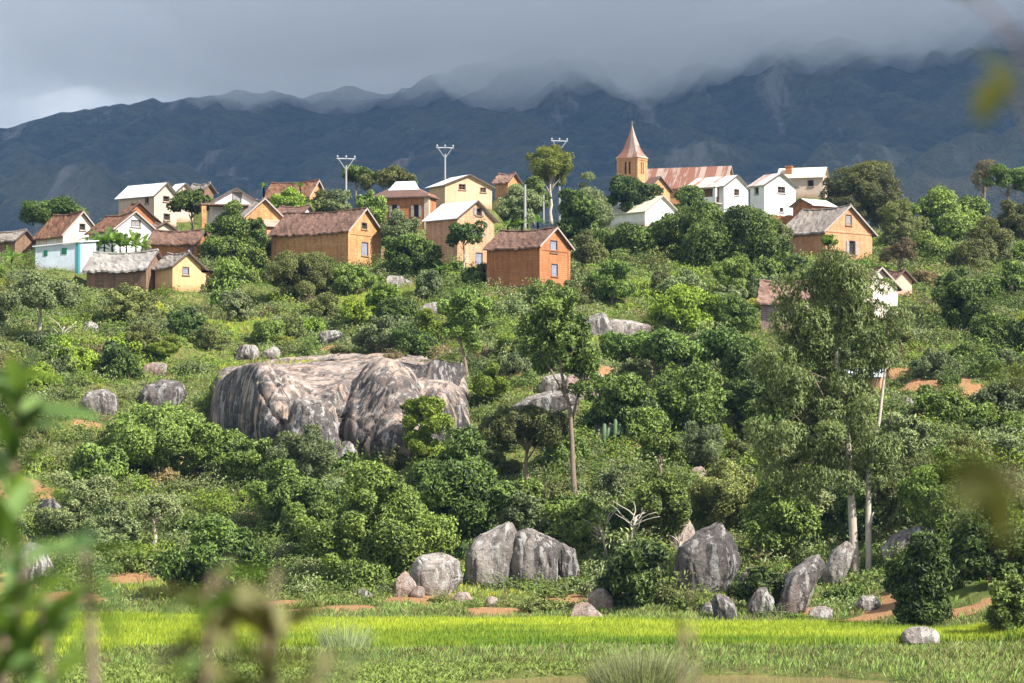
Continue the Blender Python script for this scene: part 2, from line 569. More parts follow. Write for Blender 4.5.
# ------------------------------------------------------------------ ground sheet, water, mountain, cloud, haze
SOIL = [(275, 604, 40, 6), (350, 607, 60, 5), (300, 611, 30, 3), (440, 603, 26, 3), (20, 585, 40, 14), (60, 598, 60, 9), (130, 575, 30, 6), (165, 568, 24, 9), (35, 500, 28, 12),
        (20, 480, 25, 7), (332, 350, 14, 4), (312, 330, 6, 4), (354, 330, 9, 5), (446, 352, 15, 5), (508, 368, 14, 4),
        (540, 362, 13, 3), (925, 385, 38, 6), (905, 372, 24, 5), (978, 392, 14, 8), (975, 402, 18, 8), (875, 612, 30, 8), (895, 600, 22, 10), (965, 612, 34, 6),
        (1000, 600, 22, 7), (860, 622, 45, 6), (400, 480, 10, 5), (680, 535, 10, 12), (610, 380, 24, 6), (655, 297, 8, 4), (560, 600, 35, 6),
        (90, 425, 18, 5), (240, 575, 40, 8), (640, 505, 20, 6), (592, 288, 14, 3), (420, 600, 40, 8), (230, 600, 30, 6), (500, 612, 60, 5), (800, 612, 40, 6)]
GRASSY = [(150, 590, 70, 12), (285, 365, 60, 12), (560, 330, 60, 14), (470, 600, 80, 10), (945, 598, 40, 8), (380, 300, 60, 12), (240, 330, 34, 10)]


def patches(X, Y, lst, rag=0.9):
    """1 inside an uneven patch of ground, 0 outside"""
    m = np.zeros_like(X)
    w = ((fbm(X / 3.2, Y / 3.2, 0, 33, 5, .62) - 0.5) * 2 * rag + .12)
    for (px, py, rx, ry) in lst:
        c = hit(px, py)
        s = F / c.y
        slope = 0.33 if c.y > 185 else 0.05
        dpy = np.array([hit(px, py - ry).y - c.y, c.y - hit(px, py + ry).y])
        ryy = float(np.clip(np.mean(np.abs(dpy)), 0.8, 12))
        d = np.hypot((X - c.x) / (rx / s), (Y - c.y) / ryy)
        m = np.maximum(m, ss(1.15, 0.75, d + w))
    return m


def build_ground():
    xs = np.concatenate([[-6000, -2500, -1000, -400, -220, -140, -110], np.arange(-92, 92.1, 0.7), [110, 140, 220, 400, 1000, 2500, 6000]])
    ys = np.concatenate([[-800, -200, -60, -20, 0, 8, 16, 24, 36, 50, 65, 80, 92, 100], np.arange(104, 176, 0.7), np.arange(176, 455, 0.8), np.arange(460, 620, 12), [700, 800, 1000, 1500, 3000, 9000]])
    X, Y = np.meshgrid(xs, ys)
    Z = ground(X, Y)
    me = grid_mesh('ground', xs, ys, Z)
    x, y = X.ravel(), Y.ravel()
    near = (y > 100) & (y < 460) & (np.abs(x) < 95)
    s = np.zeros_like(x); g = np.zeros_like(x)
    s[near] = patches(x[near], y[near], SOIL)
    g[near] = patches(x[near], y[near], GRASSY)
    attr(me, 'soil', s)
    attr(me, 'grassy', g)
    m, nt, out = mat_new('ground_soil_and_grass')
    t = NT(nt)
    vec = t.coords()
    n1 = t.noise(vec, 0.22, 5, 0.65)
    n2 = t.noise(vec, 1.6, 5, 0.7)
    n3 = t.noise(vec, 7.0, 4, 0.75)
    green = t.ramp(t.math('ADD', t.math('MULTIPLY', n1, 0.55), t.math('MULTIPLY', n2, 0.45)),
                   [(0.34, (0.050, 0.072, 0.018)), (0.5, (0.105, 0.125, 0.032)), (0.64, (0.19, 0.185, 0.06))])
    soil = t.mix(n3, t.mix(n2, (0.21, 0.105, 0.05), (0.44, 0.26, 0.135)), (0.37, 0.195, 0.09))
    sm = t.math('ADD', t.attr('soil'), t.math('MULTIPLY', t.math('SUBTRACT', n3, 0.5), 1.2))
    bare = t.maprange(t.math('ADD', n2, t.math('MULTIPLY', n1, 0.5)), 0.86, 0.98, 0, 0.55)
    c = t.mix(bare, green, soil)
    c = t.mix(t.math('MULTIPLY', t.attr('grassy'), 0.7), c, t.mix(n3, (0.10, 0.16, 0.02), (0.21, 0.27, 0.04)))
    c = t.mix(t.maprange(sm, 0.42, 0.66), c, soil)
    t.l(t.bsdf(c, 0.95, t.bump(t.math('ADD', n3, t.math('MULTIPLY', n2, 2)), 0.8, 0.15), 0.08), out.inputs['Surface'])
    me.materials.append(m)
    o = link(bpy.data.objects.new('ground', me))
    tag(o, kind='structure')
    return o


def build_water():
    a = np.linspace(0, 2 * np.pi, 48, endpoint=False)
    mb = MB()
    mb.add([(7 + 11 * math.cos(t), 115 + 9 * math.sin(t), -0.24) for t in a], [tuple(range(48))])
    m, nt, out = mat_new('muddy_water')
    t = NT(nt)
    v = t.coords((1, 3, 1))
    t.l(t.bsdf(t.mix(t.noise(v, 0.8), (0.19, 0.125, 0.06), (0.28, 0.19, 0.095)), 0.12, t.bump(t.noise(v, 2.5), 0.12, 0.03), 0.5), out.inputs['Surface'])
    tag(mb.build('pond_water', m), kind='structure')


RIDGE_PX = [-900, -500, -200, 0, 50, 100, 160, 210, 260, 310, 360, 410, 450, 500, 540, 600, 680, 780, 880, 960, 1024, 1200, 1600]
RIDGE_PY = [205, 180, 152, 129, 118, 112, 103, 97, 97, 98, 94, 88, 72, 56, 50, 40, 34, 16, -4, -18, -28, -40, 0]


def mountain_z(X, Y):
    rx = (np.array(RIDGE_PX) - 512) / F * 4000
    rz = CAM_Z + (HORIZON - np.array(RIDGE_PY)) / F * 4000
    zr = np.interp(X, rx, rz)
    t = np.clip((Y - 1500) / 2500, 0, 1.0)
    back = np.clip((Y - 4000) / 1500, 0, 1)
    warp = (fbm(X / 500, Y / 500, 0, 60, 3) - 0.5) * 300
    gul = np.abs(fbm((X + warp + 0.25 * Y) / 330, Y / 900, 0, 40, 5, 0.55) - 0.5) * 2
    gul2 = np.abs(fbm((X + warp * 0.6 - 0.15 * Y) / 120, Y / 330, 0, 47, 4, 0.6) - 0.5) * 2
    env = 4 * t * (1 - t)
    z = zr * (t ** 1.12) * (1 - 0.9 * back ** 1.3)
    z = z - env * (gul - 0.3) * -105 - (env * 0.8 + 0.12) * (gul2 - 0.3) * -62 * (t > 0)
    # long spur running down from the right towards the middle
    sx = 560 - (Y - 2100) * -0.32
    z = z + 120 * np.exp(-((X - sx) / 240) ** 2) * ss(1700, 2300, Y) * (1 - ss(2700, 3600, Y))
    z = z + (fbm(X / 26, Y / 26, 0, 71, 3) - 0.5) * 16 * ss(1600, 2000, Y)
    crag = np.abs(fbm(X / 95, Y / 240, 0, 91, 4, .6) - .5) * 2
    z = z + (0.42 - crag) * 34 * ss(2900, 3800, Y) * ss(-700, -150, X + 300)
    return z - 20 * (1 - ss(1500, 1700, Y))


def build_mountain():
    xs = np.arange(-2600, 2601, 13.0)
    ys = np.concatenate([np.arange(1500, 4100, 13.0), np.arange(4100, 6200, 60.0)])
    X, Y = np.meshgrid(xs, ys)
    Z = mountain_z(X, Y)
    me = grid_mesh('mountain', xs, ys, Z)
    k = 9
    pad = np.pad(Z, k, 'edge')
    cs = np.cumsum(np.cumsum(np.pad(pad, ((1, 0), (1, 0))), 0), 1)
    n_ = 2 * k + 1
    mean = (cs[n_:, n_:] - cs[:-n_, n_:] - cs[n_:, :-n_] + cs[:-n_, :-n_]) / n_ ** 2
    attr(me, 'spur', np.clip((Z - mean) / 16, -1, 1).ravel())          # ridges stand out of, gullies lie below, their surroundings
    m, nt, out = mat_new('forested_mountain')
    t = NT(nt)
    vec = t.coords()
    a = t.noise(vec, 0.0032, 6, 0.6)
    b = t.noise(vec, 0.02, 5, 0.7)
    cfine = t.maprange(t.noise(vec, 0.07, 4, 0.75), .34, .66)
    strk = t.noise(t.coords((1, 0.12, 0.25)), 0.014, 5, 0.65)
    forest = t.mix(cfine, (0.004, 0.009, 0.005), (0.060, 0.072, 0.032))
    grass = t.mix(b, (0.075, 0.080, 0.036), (0.20, 0.16, 0.09))
    c = t.mix(t.maprange(t.math('ADD', t.math('ADD', a, t.math('MULTIPLY', b, 0.35)), t.math('MULTIPLY', t.attr('spur'), .13)), 0.58, 0.76, 0, 0.9), forest, grass)  # paler grass on spurs, forest in gullies: relief light put into the colour
    sz = t.n('ShaderNodeSeparateXYZ'); t.l(t.coords(), sz.inputs[0])
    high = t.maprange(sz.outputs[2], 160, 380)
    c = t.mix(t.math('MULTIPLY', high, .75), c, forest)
    c = t.mix(t.maprange(t.attr('spur'), 0.1, -0.7, 0, .55), c, (0.008, 0.016, 0.008))  # gullies painted darker, as shade the relief hardly casts under the cloud
    c = t.mix(t.math('MULTIPLY', t.maprange(strk, 0.55, 0.66, 0, 0.8), high), c, (0.24, 0.22, 0.20))
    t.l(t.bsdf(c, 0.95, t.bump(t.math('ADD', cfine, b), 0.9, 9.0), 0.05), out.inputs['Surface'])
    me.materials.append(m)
    tag(link(bpy.data.objects.new('mountain', me)), kind='structure')


def volume_mat(name, col, dens, aniso=0.0):
    m, nt, out = mat_new(name)
    v = nt.nodes.new('ShaderNodeVolumePrincipled')
    v.inputs['Color'].default_value = (*col, 1)
    v.inputs['Density'].default_value = dens
    v.inputs['Anisotropy'].default_value = aniso
    nt.links.new(v.outputs['Volume'], out.inputs['Volume'])
    m.cycles.homogeneous_volume = True
    return m


CLOUD_DENS = 0.0042
HAZE_DENS = 0.00005


def build_cloud():
    """a low cloud sheet lying over the mountain: it shades the mountain and swallows its summits"""
    xs = np.concatenate([np.arange(-5200, -1400, 80.0), np.arange(-1400, 1400, 22.0), np.arange(1400, 5201, 80.0)])
    ys = np.concatenate([np.arange(1450, 2800, 50.0), np.arange(2800, 4400, 25.0), np.arange(4400, 5200, 50.0), np.arange(5200, 12001, 250.0)])
    X, Y = np.meshgrid(xs, ys)
    edge = ss(1450, 1800, Y) * ss(12000, 11000, Y) * ss(5200, 4800, np.abs(X))
    n = fbm(X / 620, Y / 620, 0, 80, 5, 0.55) - 0.5
    n2 = fbm(X / 150, Y / 260, 0, 88, 5, 0.65) - 0.5
    base = np.interp(X, [-1500, -700, -400, -150, 170, 420, 630, 1000, 2500], [690, 605, 548, 500, 462, 520, 585, 625, 650]) + n * 110 + n2 * 190
    base = base + 90 * ss(3300, 2500, Y) + 40 * ss(3900, 5000, Y)
    mid = 760 + n * 60
    bot = mid - (mid - base) * edge - 0.5
    top = mid + (20 + 280 * ss(-1300, -200, X + 260 * n2 * 4) + 140 * n2 + 200 * n) .clip(40, 900) * edge + 0.5
    nx, ny = len(xs), len(ys)
    k = nx * ny
    co = np.concatenate([np.stack([X, Y, bot], -1).reshape(-1, 3), np.stack([X, Y, top], -1).reshape(-1, 3)])
    i = np.arange(k).reshape(ny, nx)
    def quads(ii): return np.stack([ii[:-1, :-1], ii[:-1, 1:], ii[1:, 1:], ii[1:, :-1]], -1).reshape(-1, 4)
    rim = np.concatenate([i[0, :], i[1:, -1], i[-1, -2::-1], i[-2:0:-1, 0]])
    r2 = np.roll(rim, -1)
    side = np.stack([rim, r2, r2 + k, rim + k], -1)[:, ::-1]
    q = np.concatenate([quads(i)[:, ::-1], quads(i + k), side[:, ::-1]])
    me = np_mesh('cloud', co, q, True)
    me.materials.append(volume_mat('cloud_vapour', (0.93, 0.95, 0.98), CLOUD_DENS, 0.2))
    tag(link(bpy.data.objects.new('cloud', me)), kind='structure')


def build_haze():
    mb = MB()
    mb.box((-2620, -900, -16.5), (2620, 6300, 720))
    o = mb.build('haze', volume_mat('haze_air', (0.29, 0.53, 1.0), HAZE_DENS, 0.0))
    tag(o, kind='stuff')

# ------------------------------------------------------------------ houses
PROTECT = []          # image rectangles and depths of buildings, so that scattered shrubs do not bury them


class House:
    """A gabled house. Local axes: a along the ridge away from the near corner, b across the gable, z up."""
    def __init__(self, name, label, cat, xl, xc, xr, yb, ye, ya, th, wall, roof, mirror=False, over=0.4, gover=0.35,
                 hip=0.0, root=None, Y=None, rough=True, trim=None, pad=True, thick=0.16, hidden=False):
        P = hit(xc, yb, fn=base_ground) if Y is None else at(xc, yb, Y)
        self.P, self.s, self.th, self.xc, self.yb, self.mirror = P, F / P.y, R(th), xc, yb, mirror
        s, c, n = self.s, math.cos(R(th)), math.sin(R(th))
        lpx, wpx = (xr - xc, xc - xl) if mirror else (xc - xl, xr - xc)
        self.L, self.W = lpx / s / c, wpx / s / n
        ang = R(th) if mirror else math.pi - R(th)
        self.sg = 1.0 if mirror else -1.0
        if root is None:
            root = empty(name, P, ang)
            tag(root, label, cat)
            self.root, self.mtx = root, Matrix.Identity(4)
            self.world = Matrix.Translation(P) @ Matrix.Rotation(ang, 4, 'Z')
        else:
            w = Matrix.Translation(P) @ Matrix.Rotation(ang, 4, 'Z')
            rw = Matrix.Translation(root.location) @ Matrix.Rotation(root.rotation_euler.z, 4, 'Z')
            self.root, self.mtx, self.world = root, rw.inverted() @ w, w
        he = at(0, ye, P.y).z - P.z
        self.ha = at(0, ya, P.y + self.W / 2 * c).z - P.z
        self.slope = (self.ha - he) / (self.W / 2 + over)
        self.hw = he + over * self.slope - thick * 0.6
        self.hr = self.ha - thick
        self.wall, self.roofm, self.over, self.gover, self.hip, self.rough, self.thick = wall, roof, over, gover, hip, rough, thick
        self.holes = {'g': [], 'l': []}
        self.win = []
        self.trim = trim
        ctr = self.world @ Vector((self.L / 2, self.sg * self.W / 2, 0))
        if pad:
            PADS.append((ctr.x, ctr.y, P.z, 0.5 * math.hypot(self.L, self.W) + 0.8))
        if not hidden:
            PROTECT.append((min(xl, xr), ya - 2, max(xl, xr), yb - (yb - ya) * 0.10, P.y))

    def g2(self, face, px, py):
        if face == 'g':
            u = abs(px - self.xc) / self.s / math.sin(self.th)
            y = self.P.y + u * math.cos(self.th)
        else:
            u = abs(px - self.xc) / self.s / math.cos(self.th)
            y = self.P.y + u * math.sin(self.th)
        return u, at(px, py, y).z - self.P.z

    def window(self, face, px, py, w, h, kind='dark', shutters=None, name='window'):
        """centre and size in picture units on one of the two visible faces, turned into metres on that wall"""
        u, z = self.g2(face, px, py)
        k = math.sin(self.th) if face == 'g' else math.cos(self.th)
        self.win.append((face, u, z, w / self.s / k, h / self.s, kind, shutters, name))
        return self

    def pt(self, face, u, z, d=0.0):
        """point on a wall, d metres inside it"""
        if face == 'g': return (d, self.sg * u, z)
        return (u, self.sg * d, z)

    def build(self):
        L, W, sg, hw, hr = self.L, self.W, self.sg, self.hw, self.hr
        B = -2.5
        mb = MB()
        polys = {'l': [(0, B), (L, B), (L, hw), (0, hw)]}
        if self.hip: polys['g'] = [(0, B), (W, B), (W, hw), (0, hw)]
        else: polys['g'] = [(0, B), (W, B), (W, hw), (W / 2, hr), (0, hw)]
        DEP = 0.24
        for f in 'gl':
            loops = [polys[f]]
            for (ff, u, z, w, h, *_r) in self.win:
                if ff == f:
                    loops.append([(u - w / 2, z - h / 2), (u + w / 2, z - h / 2), (u + w / 2, z + h / 2), (u - w / 2, z + h / 2)])
            flat = [p for lp in loops for p in lp]
            tris = tessellate_polygon([[Vector((p[0], p[1], 0)) for p in lp] for lp in loops])
            mb.add([self.pt(f, *p) for p in flat], tris)
            for lp in loops[1:]:
                v = [self.pt(f, *p) for p in lp] + [self.pt(f, *p, DEP) for p in lp]
                mb.add(v, [(i, (i + 1) % 4, 4 + (i + 1) % 4, 4 + i) for i in range(4)])
        # the two far walls
        g = polys['g']
        mb.add([(L, sg * u, z) for u, z in g], [tuple(range(len(g)))])
        mb.add([(u, sg * W, z) for u, z in polys['l']], [(0, 1, 2, 3)])
        mb.build('wall', self.wall, self.root, mtx=self.mtx)
        self.build_roof()
        for w in self.win: self.build_window(*w)
        return self

    def build_roof(self):
        L, W, sg, t = self.L, self.W, self.sg, self.thick
        oe, og = self.over, self.gover
        rg = random.Random(int(self.P.x * 100) + 5)
        mb = MB()
        nx, ny = max(8, int(L / 0.35)), 9
        jit = 0.10 if self.rough else 0.006
        sag = 0.26 if self.rough else 0.0
        for side in (0, 1):
            top, bot = [], []
            for j in range(ny + 1):
                v = j / ny                       # 0 at the eave, 1 at the ridge
                b0 = -oe + v * (W / 2 + oe)
                lo, hi = -og, L + og
                if self.hip: lo, hi = -og + v * self.hip, L + og - v * self.hip
                for i in range(nx + 1):
                    a = lo + (hi - lo) * i / nx
                    z = self.ha - t * 0 - (1 - v) * (W / 2 + oe) * self.slope
                    z -= sag * math.sin(math.pi * i / nx) * (0.35 + 0.65 * v)
                    jj = jit * (0.6 if 0 < j < ny else 1.0)
                    zz = z + rg.uniform(-jj, jj)
                    bb = b0 + (rg.uniform(-jj, jj) if j < ny else 0)
                    aa = a + (rg.uniform(-jj, jj) if i in (0, nx) else 0)
                    y = sg * (bb if side == 0 else W - bb)
                    top.append((aa, y, zz)); bot.append((aa, y, zz - t))
            n = len(top)
            fs = []
            q = lambda i, j: j * (nx + 1) + i
            for j in range(ny):
                for i in range(nx):
                    fs.append((q(i, j), q(i + 1, j), q(i + 1, j + 1), q(i, j + 1)))
                    fs.append((n + q(i, j + 1), n + q(i + 1, j + 1), n + q(i + 1, j), n + q(i, j)))
            for i in range(nx):
                fs.append((q(i, 0), n + q(i, 0), n + q(i + 1, 0), q(i + 1, 0)))
                fs.append((q(i, ny), q(i + 1, ny), n + q(i + 1, ny), n + q(i, ny)))
            for j in range(ny):
                fs.append((q(0, j), q(0, j + 1), n + q(0, j + 1), n + q(0, j)))
                fs.append((q(nx, j), n + q(nx, j), n + q(nx, j + 1), q(nx, j + 1)))
            mb.add(top + bot, fs)
        if self.hip:
            for e in (0, 1):
                a0, a1 = (-og, -og + self.hip) if e == 0 else (L + og, L + og - self.hip)
                ze = self.ha - (W / 2 + oe) * self.slope
                v = [(a0, sg * -oe, ze), (a0, sg * (W + oe), ze), (a1, sg * W / 2, self.ha - sag * 0.1)]
                mb.add(v + [(x, y, z - t) for x, y, z in v], [(0, 1, 2), (3, 5, 4), (0, 3, 4, 1), (1, 4, 5, 2), (2, 5, 3, 0)])
        r = mb.build('roof', self.roofm, self.root, smooth=False, mtx=self.mtx)
        if not self.hip:
            if self.rough:
                rc = MB()
                pts = [(-og + (L + 2 * og) * i / 10, sg * W / 2, self.ha - sag * math.sin(math.pi * i / 10) + 0.02 + rg.uniform(-.02, .03)) for i in range(11)]
                rc.tube(pts, [0.11 + rg.uniform(-.03, .03) for _ in pts], 6)
                rc.build('ridge_cap', self.roofm, r)
            tm = self.trim or M['trim_dark']
            bb = MB()
            zr, ze = self.ha - t * 0.55, self.ha - t * 0.55 - (W / 2 + oe) * self.slope
            for (b0, z0, b1, z1) in ((-oe, ze, W / 2, zr), (W + oe, ze, W / 2, zr)):
                bb.beam((-og - 0.03, sg * b0, z0), (-og - 0.03, sg * b1, z1), 0.06, 0.15)
            bb.build('bargeboard', tm, self.root, mtx=self.mtx)

    def build_window(self, face, u, z, w, h, kind, shutters, name):
        P = lambda uu, zz, d: self.pt(face, u + uu, z + zz, d)
        def bx(mb, u0, z0, u1, z1, d0, d1):
            vs = [P(a, b, d) for d in (d0, d1) for (a, b) in ((u0, z0), (u1, z0), (u1, z1), (u0, z1))]
            return mb.add(vs, [(3, 2, 1, 0), (4, 5, 6, 7), (0, 1, 5, 4), (1, 2, 6, 5), (2, 3, 7, 6), (3, 0, 4, 7)])
        mb = MB()
        if kind in ('dark', 'pane'):
            bx(mb, -w / 2 + .002, -h / 2 + .002, w / 2 - .002, h / 2 - .002, 0.2, 0.25)  # thin dark panel closes the opening and paints the room's shade
            wo = mb.build(name, M['inside'], self.root, mtx=self.mtx)
        else:
            n = 2
            for k in range(n):                       # two shutter leaves made of boards
                a0, a1 = -w / 2 + .03 + k * (w - .06) / n, -w / 2 + .03 + (k + 1) * (w - .06) / n - .02
                for q in range(3):
                    c0 = a0 + (a1 - a0) * q / 3
                    bx(mb, c0, -h / 2 + .03, c0 + (a1 - a0) / 3 - .012, h / 2 - .03, 0.07 + .012 * (q % 2), 0.12)
                bx(mb, a0, h * .28, a1, h * .28 + .08, 0.045, 0.07)
                bx(mb, a0, -h * .3, a1, -h * .3 + .08, 0.045, 0.07)
            bx(mb, -w / 2 + .002, -h / 2 + .002, w / 2 - .002, h / 2 - .002, 0.13, 0.2)
            wo = mb.build(name, M[kind], self.root, mtx=self.mtx)
        fr = MB()
        e = 0.08
        bx(fr, -w / 2 - e, -h / 2 - e, -w / 2, h / 2 + e, -.035, .05); bx(fr, w / 2, -h / 2 - e, w / 2 + e, h / 2 + e, -.035, .05)
        bx(fr, -w / 2, h / 2, w / 2, h / 2 + e, -.035, .05)
        if kind == 'pane':
            bx(fr, -.03, -h / 2, .03, h / 2, .04, .09); bx(fr, -w / 2, -.03, -.032, .03, .04, .09); bx(fr, .032, -.03, w / 2, .03, .04, .09)
        fr.build('frame', M['wood'], wo)
        if name == 'window':
            sl = MB()
            bx(sl, -w / 2 - .16, -h / 2 - e - .09, w / 2 + .16, -h / 2 - e, -.10, .04)
            sl.build('sill', M['wood'], wo)
        if shutters:
            for sd in (-1, 1):
                sm = MB()
                c0, c1 = (w / 2 + .03, w / 2 + .03 + w * .48)
                u0, u1 = (c0, c1) if sd > 0 else (-c1, -c0)
                bx(sm, u0, -h / 2, u1, h / 2, -.085, -.04)
                bx(sm, u0, h * .25, u1, h * .25 + .07, -.11, -.085)
                sm.build('shutter', M[shutters], wo)

    def extra(self, name, mb, mat, parent=None):
        o = mb.build(name, mat, parent or self.root, mtx=self.mtx if parent is None else None)
        return o

    # box helper in house axes
    def bx(self, mb, a0, b0, z0, a1, b1, z1):
        y0, y1 = self.sg * b0, self.sg * b1
        return mb.box((a0, min(y0, y1), z0), (a1, max(y0, y1), z1))


HOUSES = []


def house(*a, **k):
    h = House(*a, **k)
    HOUSES.append(h)
    return h


def plan_village():
    H = {}
    H['A'] = house('brick_house', 'long ochre mud brick house with a sagging brown tile roof', 'house', 267, 348, 378.5, 270, 231, 208, 34, M['mud_ochre'], M['thatch_brown'], trim=M['trim_pale'])
    H['A'].window('g', 363, 226, 4.5, 6, 'dark', name='window').window('g', 363.7, 249, 5.5, 13, 'shutter_blue')
    H['B'] = house('brick_house', 'orange brick house with two closed windows, one above the other', 'house', 487, 539.5, 570.5, 291.5, 246, 227, 37, M['mud_orange'], M['thatch_brown'], trim=M['trim_pale'])
    H['B'].window('g', 554, 246.5, 6.5, 11.5, 'shutter_blue').window('g', 554.8, 270, 6, 11.5, 'shutter_blue')
    H['C'] = house('brick_house', 'tall three storey brick house under a plain white metal roof', 'house', 425, 457.3, 494, 272, 218.5, 200.6, 44, M['mud_pink'], M['metal_white'], rough=False, thick=.08)
    H['C'].window('g', 478.5, 212, 5, 7, 'dark', 'shutter_grey').window('g', 479, 233, 4.5, 7, 'dark', 'shutter_grey').window('g', 479, 259, 6, 12, 'shutter_blue', name='door')
    H['D'] = house('brick_house', 'right hand brick house with a weathered grey brown roof and an open shuttered window', 'house', 785.5, 825.5, 878, 263, 231, 205, 50, M['mud_sienna'], M['thatch_grey'], over=.5, thick=.2, trim=M['trim_pale'])
    H['D'].window('g', 851.5, 220, 6, 10, 'shutter_grey').window('g', 855, 248, 6.5, 14, 'dark', 'shutter_grey')
    H['E'] = house('tall_house', 'tan house with a low white metal roof beside the taller utility pole', 'house', 428, 445, 492, 207, 185, 174.5, 58, M['tan_plaster'], M['metal_white'], rough=False, thick=.08, Y=372)
    H['E'].window('g', 462, 187, 6, 5, 'pane').window('g', 483, 190, 5, 4, 'pane')
    H['F'] = house('brick_house', 'orange house with a dark brown hipped roof carrying a white patch', 'house', 372, 428.5, 435.5, 230, 196, 181, 17, M['mud_orange'], M['metal_brown'], hip=3.6, rough=False, Y=338)
    H['F'].window('l', 416, 211, 5, 12, 'dark', 'shutter_grey').window('l', 394, 211, 5, 12, 'dark', 'shutter_grey')
    H['G'] = house('plaster_house', 'tall grey and cream house with a white metal roof at upper left', 'house', 114, 154, 173.5, 226, 196, 182.6, 38, M['cream_plaster'], M['metal_white'], rough=False, thick=.08, Y=345)
    H['G'].window('l', 146, 200.5, 3, 5, 'dark').window('g', 164.5, 199, 5, 5, 'dark').window('g', 165, 217, 5, 6, 'dark')
    H['G2'] = house('plaster_house', 'cream gable with a white roof tucked behind the tall grey and cream house', 'house', 166, 175, 192, 222, 194, 183, 50, M['cream_plaster'], M['metal_white'], rough=False, thick=.08, Y=355)
    H['G3'] = house('small_house', 'small house showing only its weathered grey roof behind the dark tree at upper left', 'house', 188, 203, 212, 205, 191.5, 182.5, 38, M['mud_brown'], M['thatch_grey'], Y=362)
    H['I'] = house('plaster_house', 'brown roofed house with a peeling peach gable and an open window, beside the dark mango', 'house', 29, 63, 96, 255, 235.5, 211, 50, M['peach_plaster'], M['thatch_rust'], trim=M['trim_pale'], Y=330)
    H['I'].window('g', 80, 227, 4.5, 6, 'dark')
    H['J'] = house('plaster_house', 'white gabled house with a rusty brown roof rising over the banana clump', 'house', 80, 115, 151, 260, 229, 211, 58, M['white_plaster'], M['thatch_rust'], trim=M['trim_pale'], Y=322)
    H['J'].window('g', 134, 223.5, 8, 6, 'shutter_grey')
    H['J2'] = house('brick_house', 'reddish brick gable squeezed between the white gable and the tall grey house', 'house', 112, 119, 155, 245, 221, 201.5, 62, M['mud_orange'], M['thatch_rust'], Y=336)
    H['K'] = house('grey_house', 'dark walled hut with a grey thatch roof at the left edge of the village', 'house', -26, 15, 29, 262, 240, 229.5, 30, M['mud_brown'], M['thatch_grey'], Y=335)
    H['L'] = house('brick_house', 'low bright orange brick house under a wide brown roof', 'house', 149, 197, 205, 261, 243, 229, 18, M['mud_orange'], M['thatch_brown'], Y=321)
    H['L'].window('l', 190, 251, 4, 8, 'shutter_blue', name='door')
    H['L2'] = house('small_house', 'little cream gable peeping over the low orange brick house', 'house', 146, 155, 172, 242, 228.5, 221.5, 52, M['cream_plaster'], M['tile_pink'], Y=331)
    H['N'] = house('mud_house', 'mud house with a wide grey thatch roof, half hidden by shrubs', 'house', 82, 146, 160, 299, 269, 250, 24, M['mud_brown'], M['thatch_pale'], over=.5, thick=.2)
    H['O'] = house('plaster_house', 'yellow plastered cottage joined to the grey thatched mud house', 'house', 152, 172.5, 198.5, 291, 266.5, 251.5, 48, M['yellow_plaster'], M['thatch_grey'], Y=H['N'].P.y - 1.2)
    H['O'].window('g', 184.5, 271, 5, 7, 'shutter_blue')
    H['P'] = house('white_house', 'white front gabled house with a grey loft shutter and a deep porch', 'house', 205, 212, 257.5, 242, 203, 188, 72, M['white_plaster'], M['thatch_grey'], rough=False, thick=.1, trim=M['trim_dark'], Y=336)
    H['P'].window('g', 236, 198, 8, 10, 'shutter_grey')
    H['Q'] = house('small_house', 'narrow ochre gable with a rusty lean-to, just left of the long ochre house', 'house', 238, 246, 280, 240, 217, 198, 62, M['mud_ochre'], M['thatch_grey'], trim=M['trim_pale'], Y=326)
    H['Q2'] = house('small_house', 'low dark roofed shed with a white wall behind the long ochre house', 'house', 277, 303, 310, 232, 211.5, 205, 24, M['white_plaster'], M['thatch_brown'], Y=336)
    H['S'] = house('brick_house', 'house showing a broad brown tile roof on the skyline left of the first utility pole', 'house', 263, 309, 323, 218, 197, 180, 30, M['mud_ochre'], M['thatch_rust'], trim=M['trim_pale'], Y=352)
    H['U'] = house('white_house', 'low white house with a long white roof below the church', 'house', 603, 645, 680, 226, 211.5, 195.5, 48, M['white_plaster'], M['metal_cream'], rough=False, thick=.08, trim=M['trim_pale'], Y=392)
    H['V'] = house('white_house', 'white house with a shaded veranda, right below the church nave', 'house', 688, 724, 751, 216, 186, 175, 40, M['white_plaster'], M['metal_grey'], rough=False, thick=.1, Y=408)
    H['V'].window('g', 738, 192.5, 5, 6, 'pane')
    H['W'] = house('white_house', 'tall white house with a grey roof, right of the veranda house', 'house', 751.5, 764.5, 798.5, 220, 185, 173, 52, M['white_plaster'], M['metal_grey'], rough=False, thick=.1, Y=402)
    H['W'].window('g', 783, 190, 7.5, 6, 'pane').window('l', 757.5, 191, 3, 6, 'dark').window('g', 783, 210, 3.5, 4, 'dark')
    H['X'] = house('cream_house', 'long cream house with a yellowish metal roof and a chimney on the skyline', 'house', 780, 823, 830, 198, 177, 167, 17, M['cream_plaster'], M['metal_cream'], rough=False, thick=.08, Y=425)
    H['X'].window('l', 811, 183.5, 5, 6, 'dark')
    H['Y'] = house('small_house', 'small orange brick shed with a white metal roof above the grey roofed brick house', 'house', 795, 812, 836, 224, 205, 198.5, 38, M['mud_orange'], M['metal_white'], mirror=True, rough=False, thick=.07, Y=375)
    H['Z'] = house('mud_house', 'mauve walled hut with a banded pinkish tile roof, left of the tall pale trunked tree', 'house', 762, 806, 815, 332, 301.5, 279.5, 14, M['mauve_plaster'], M['tile_pink'], over=.5)
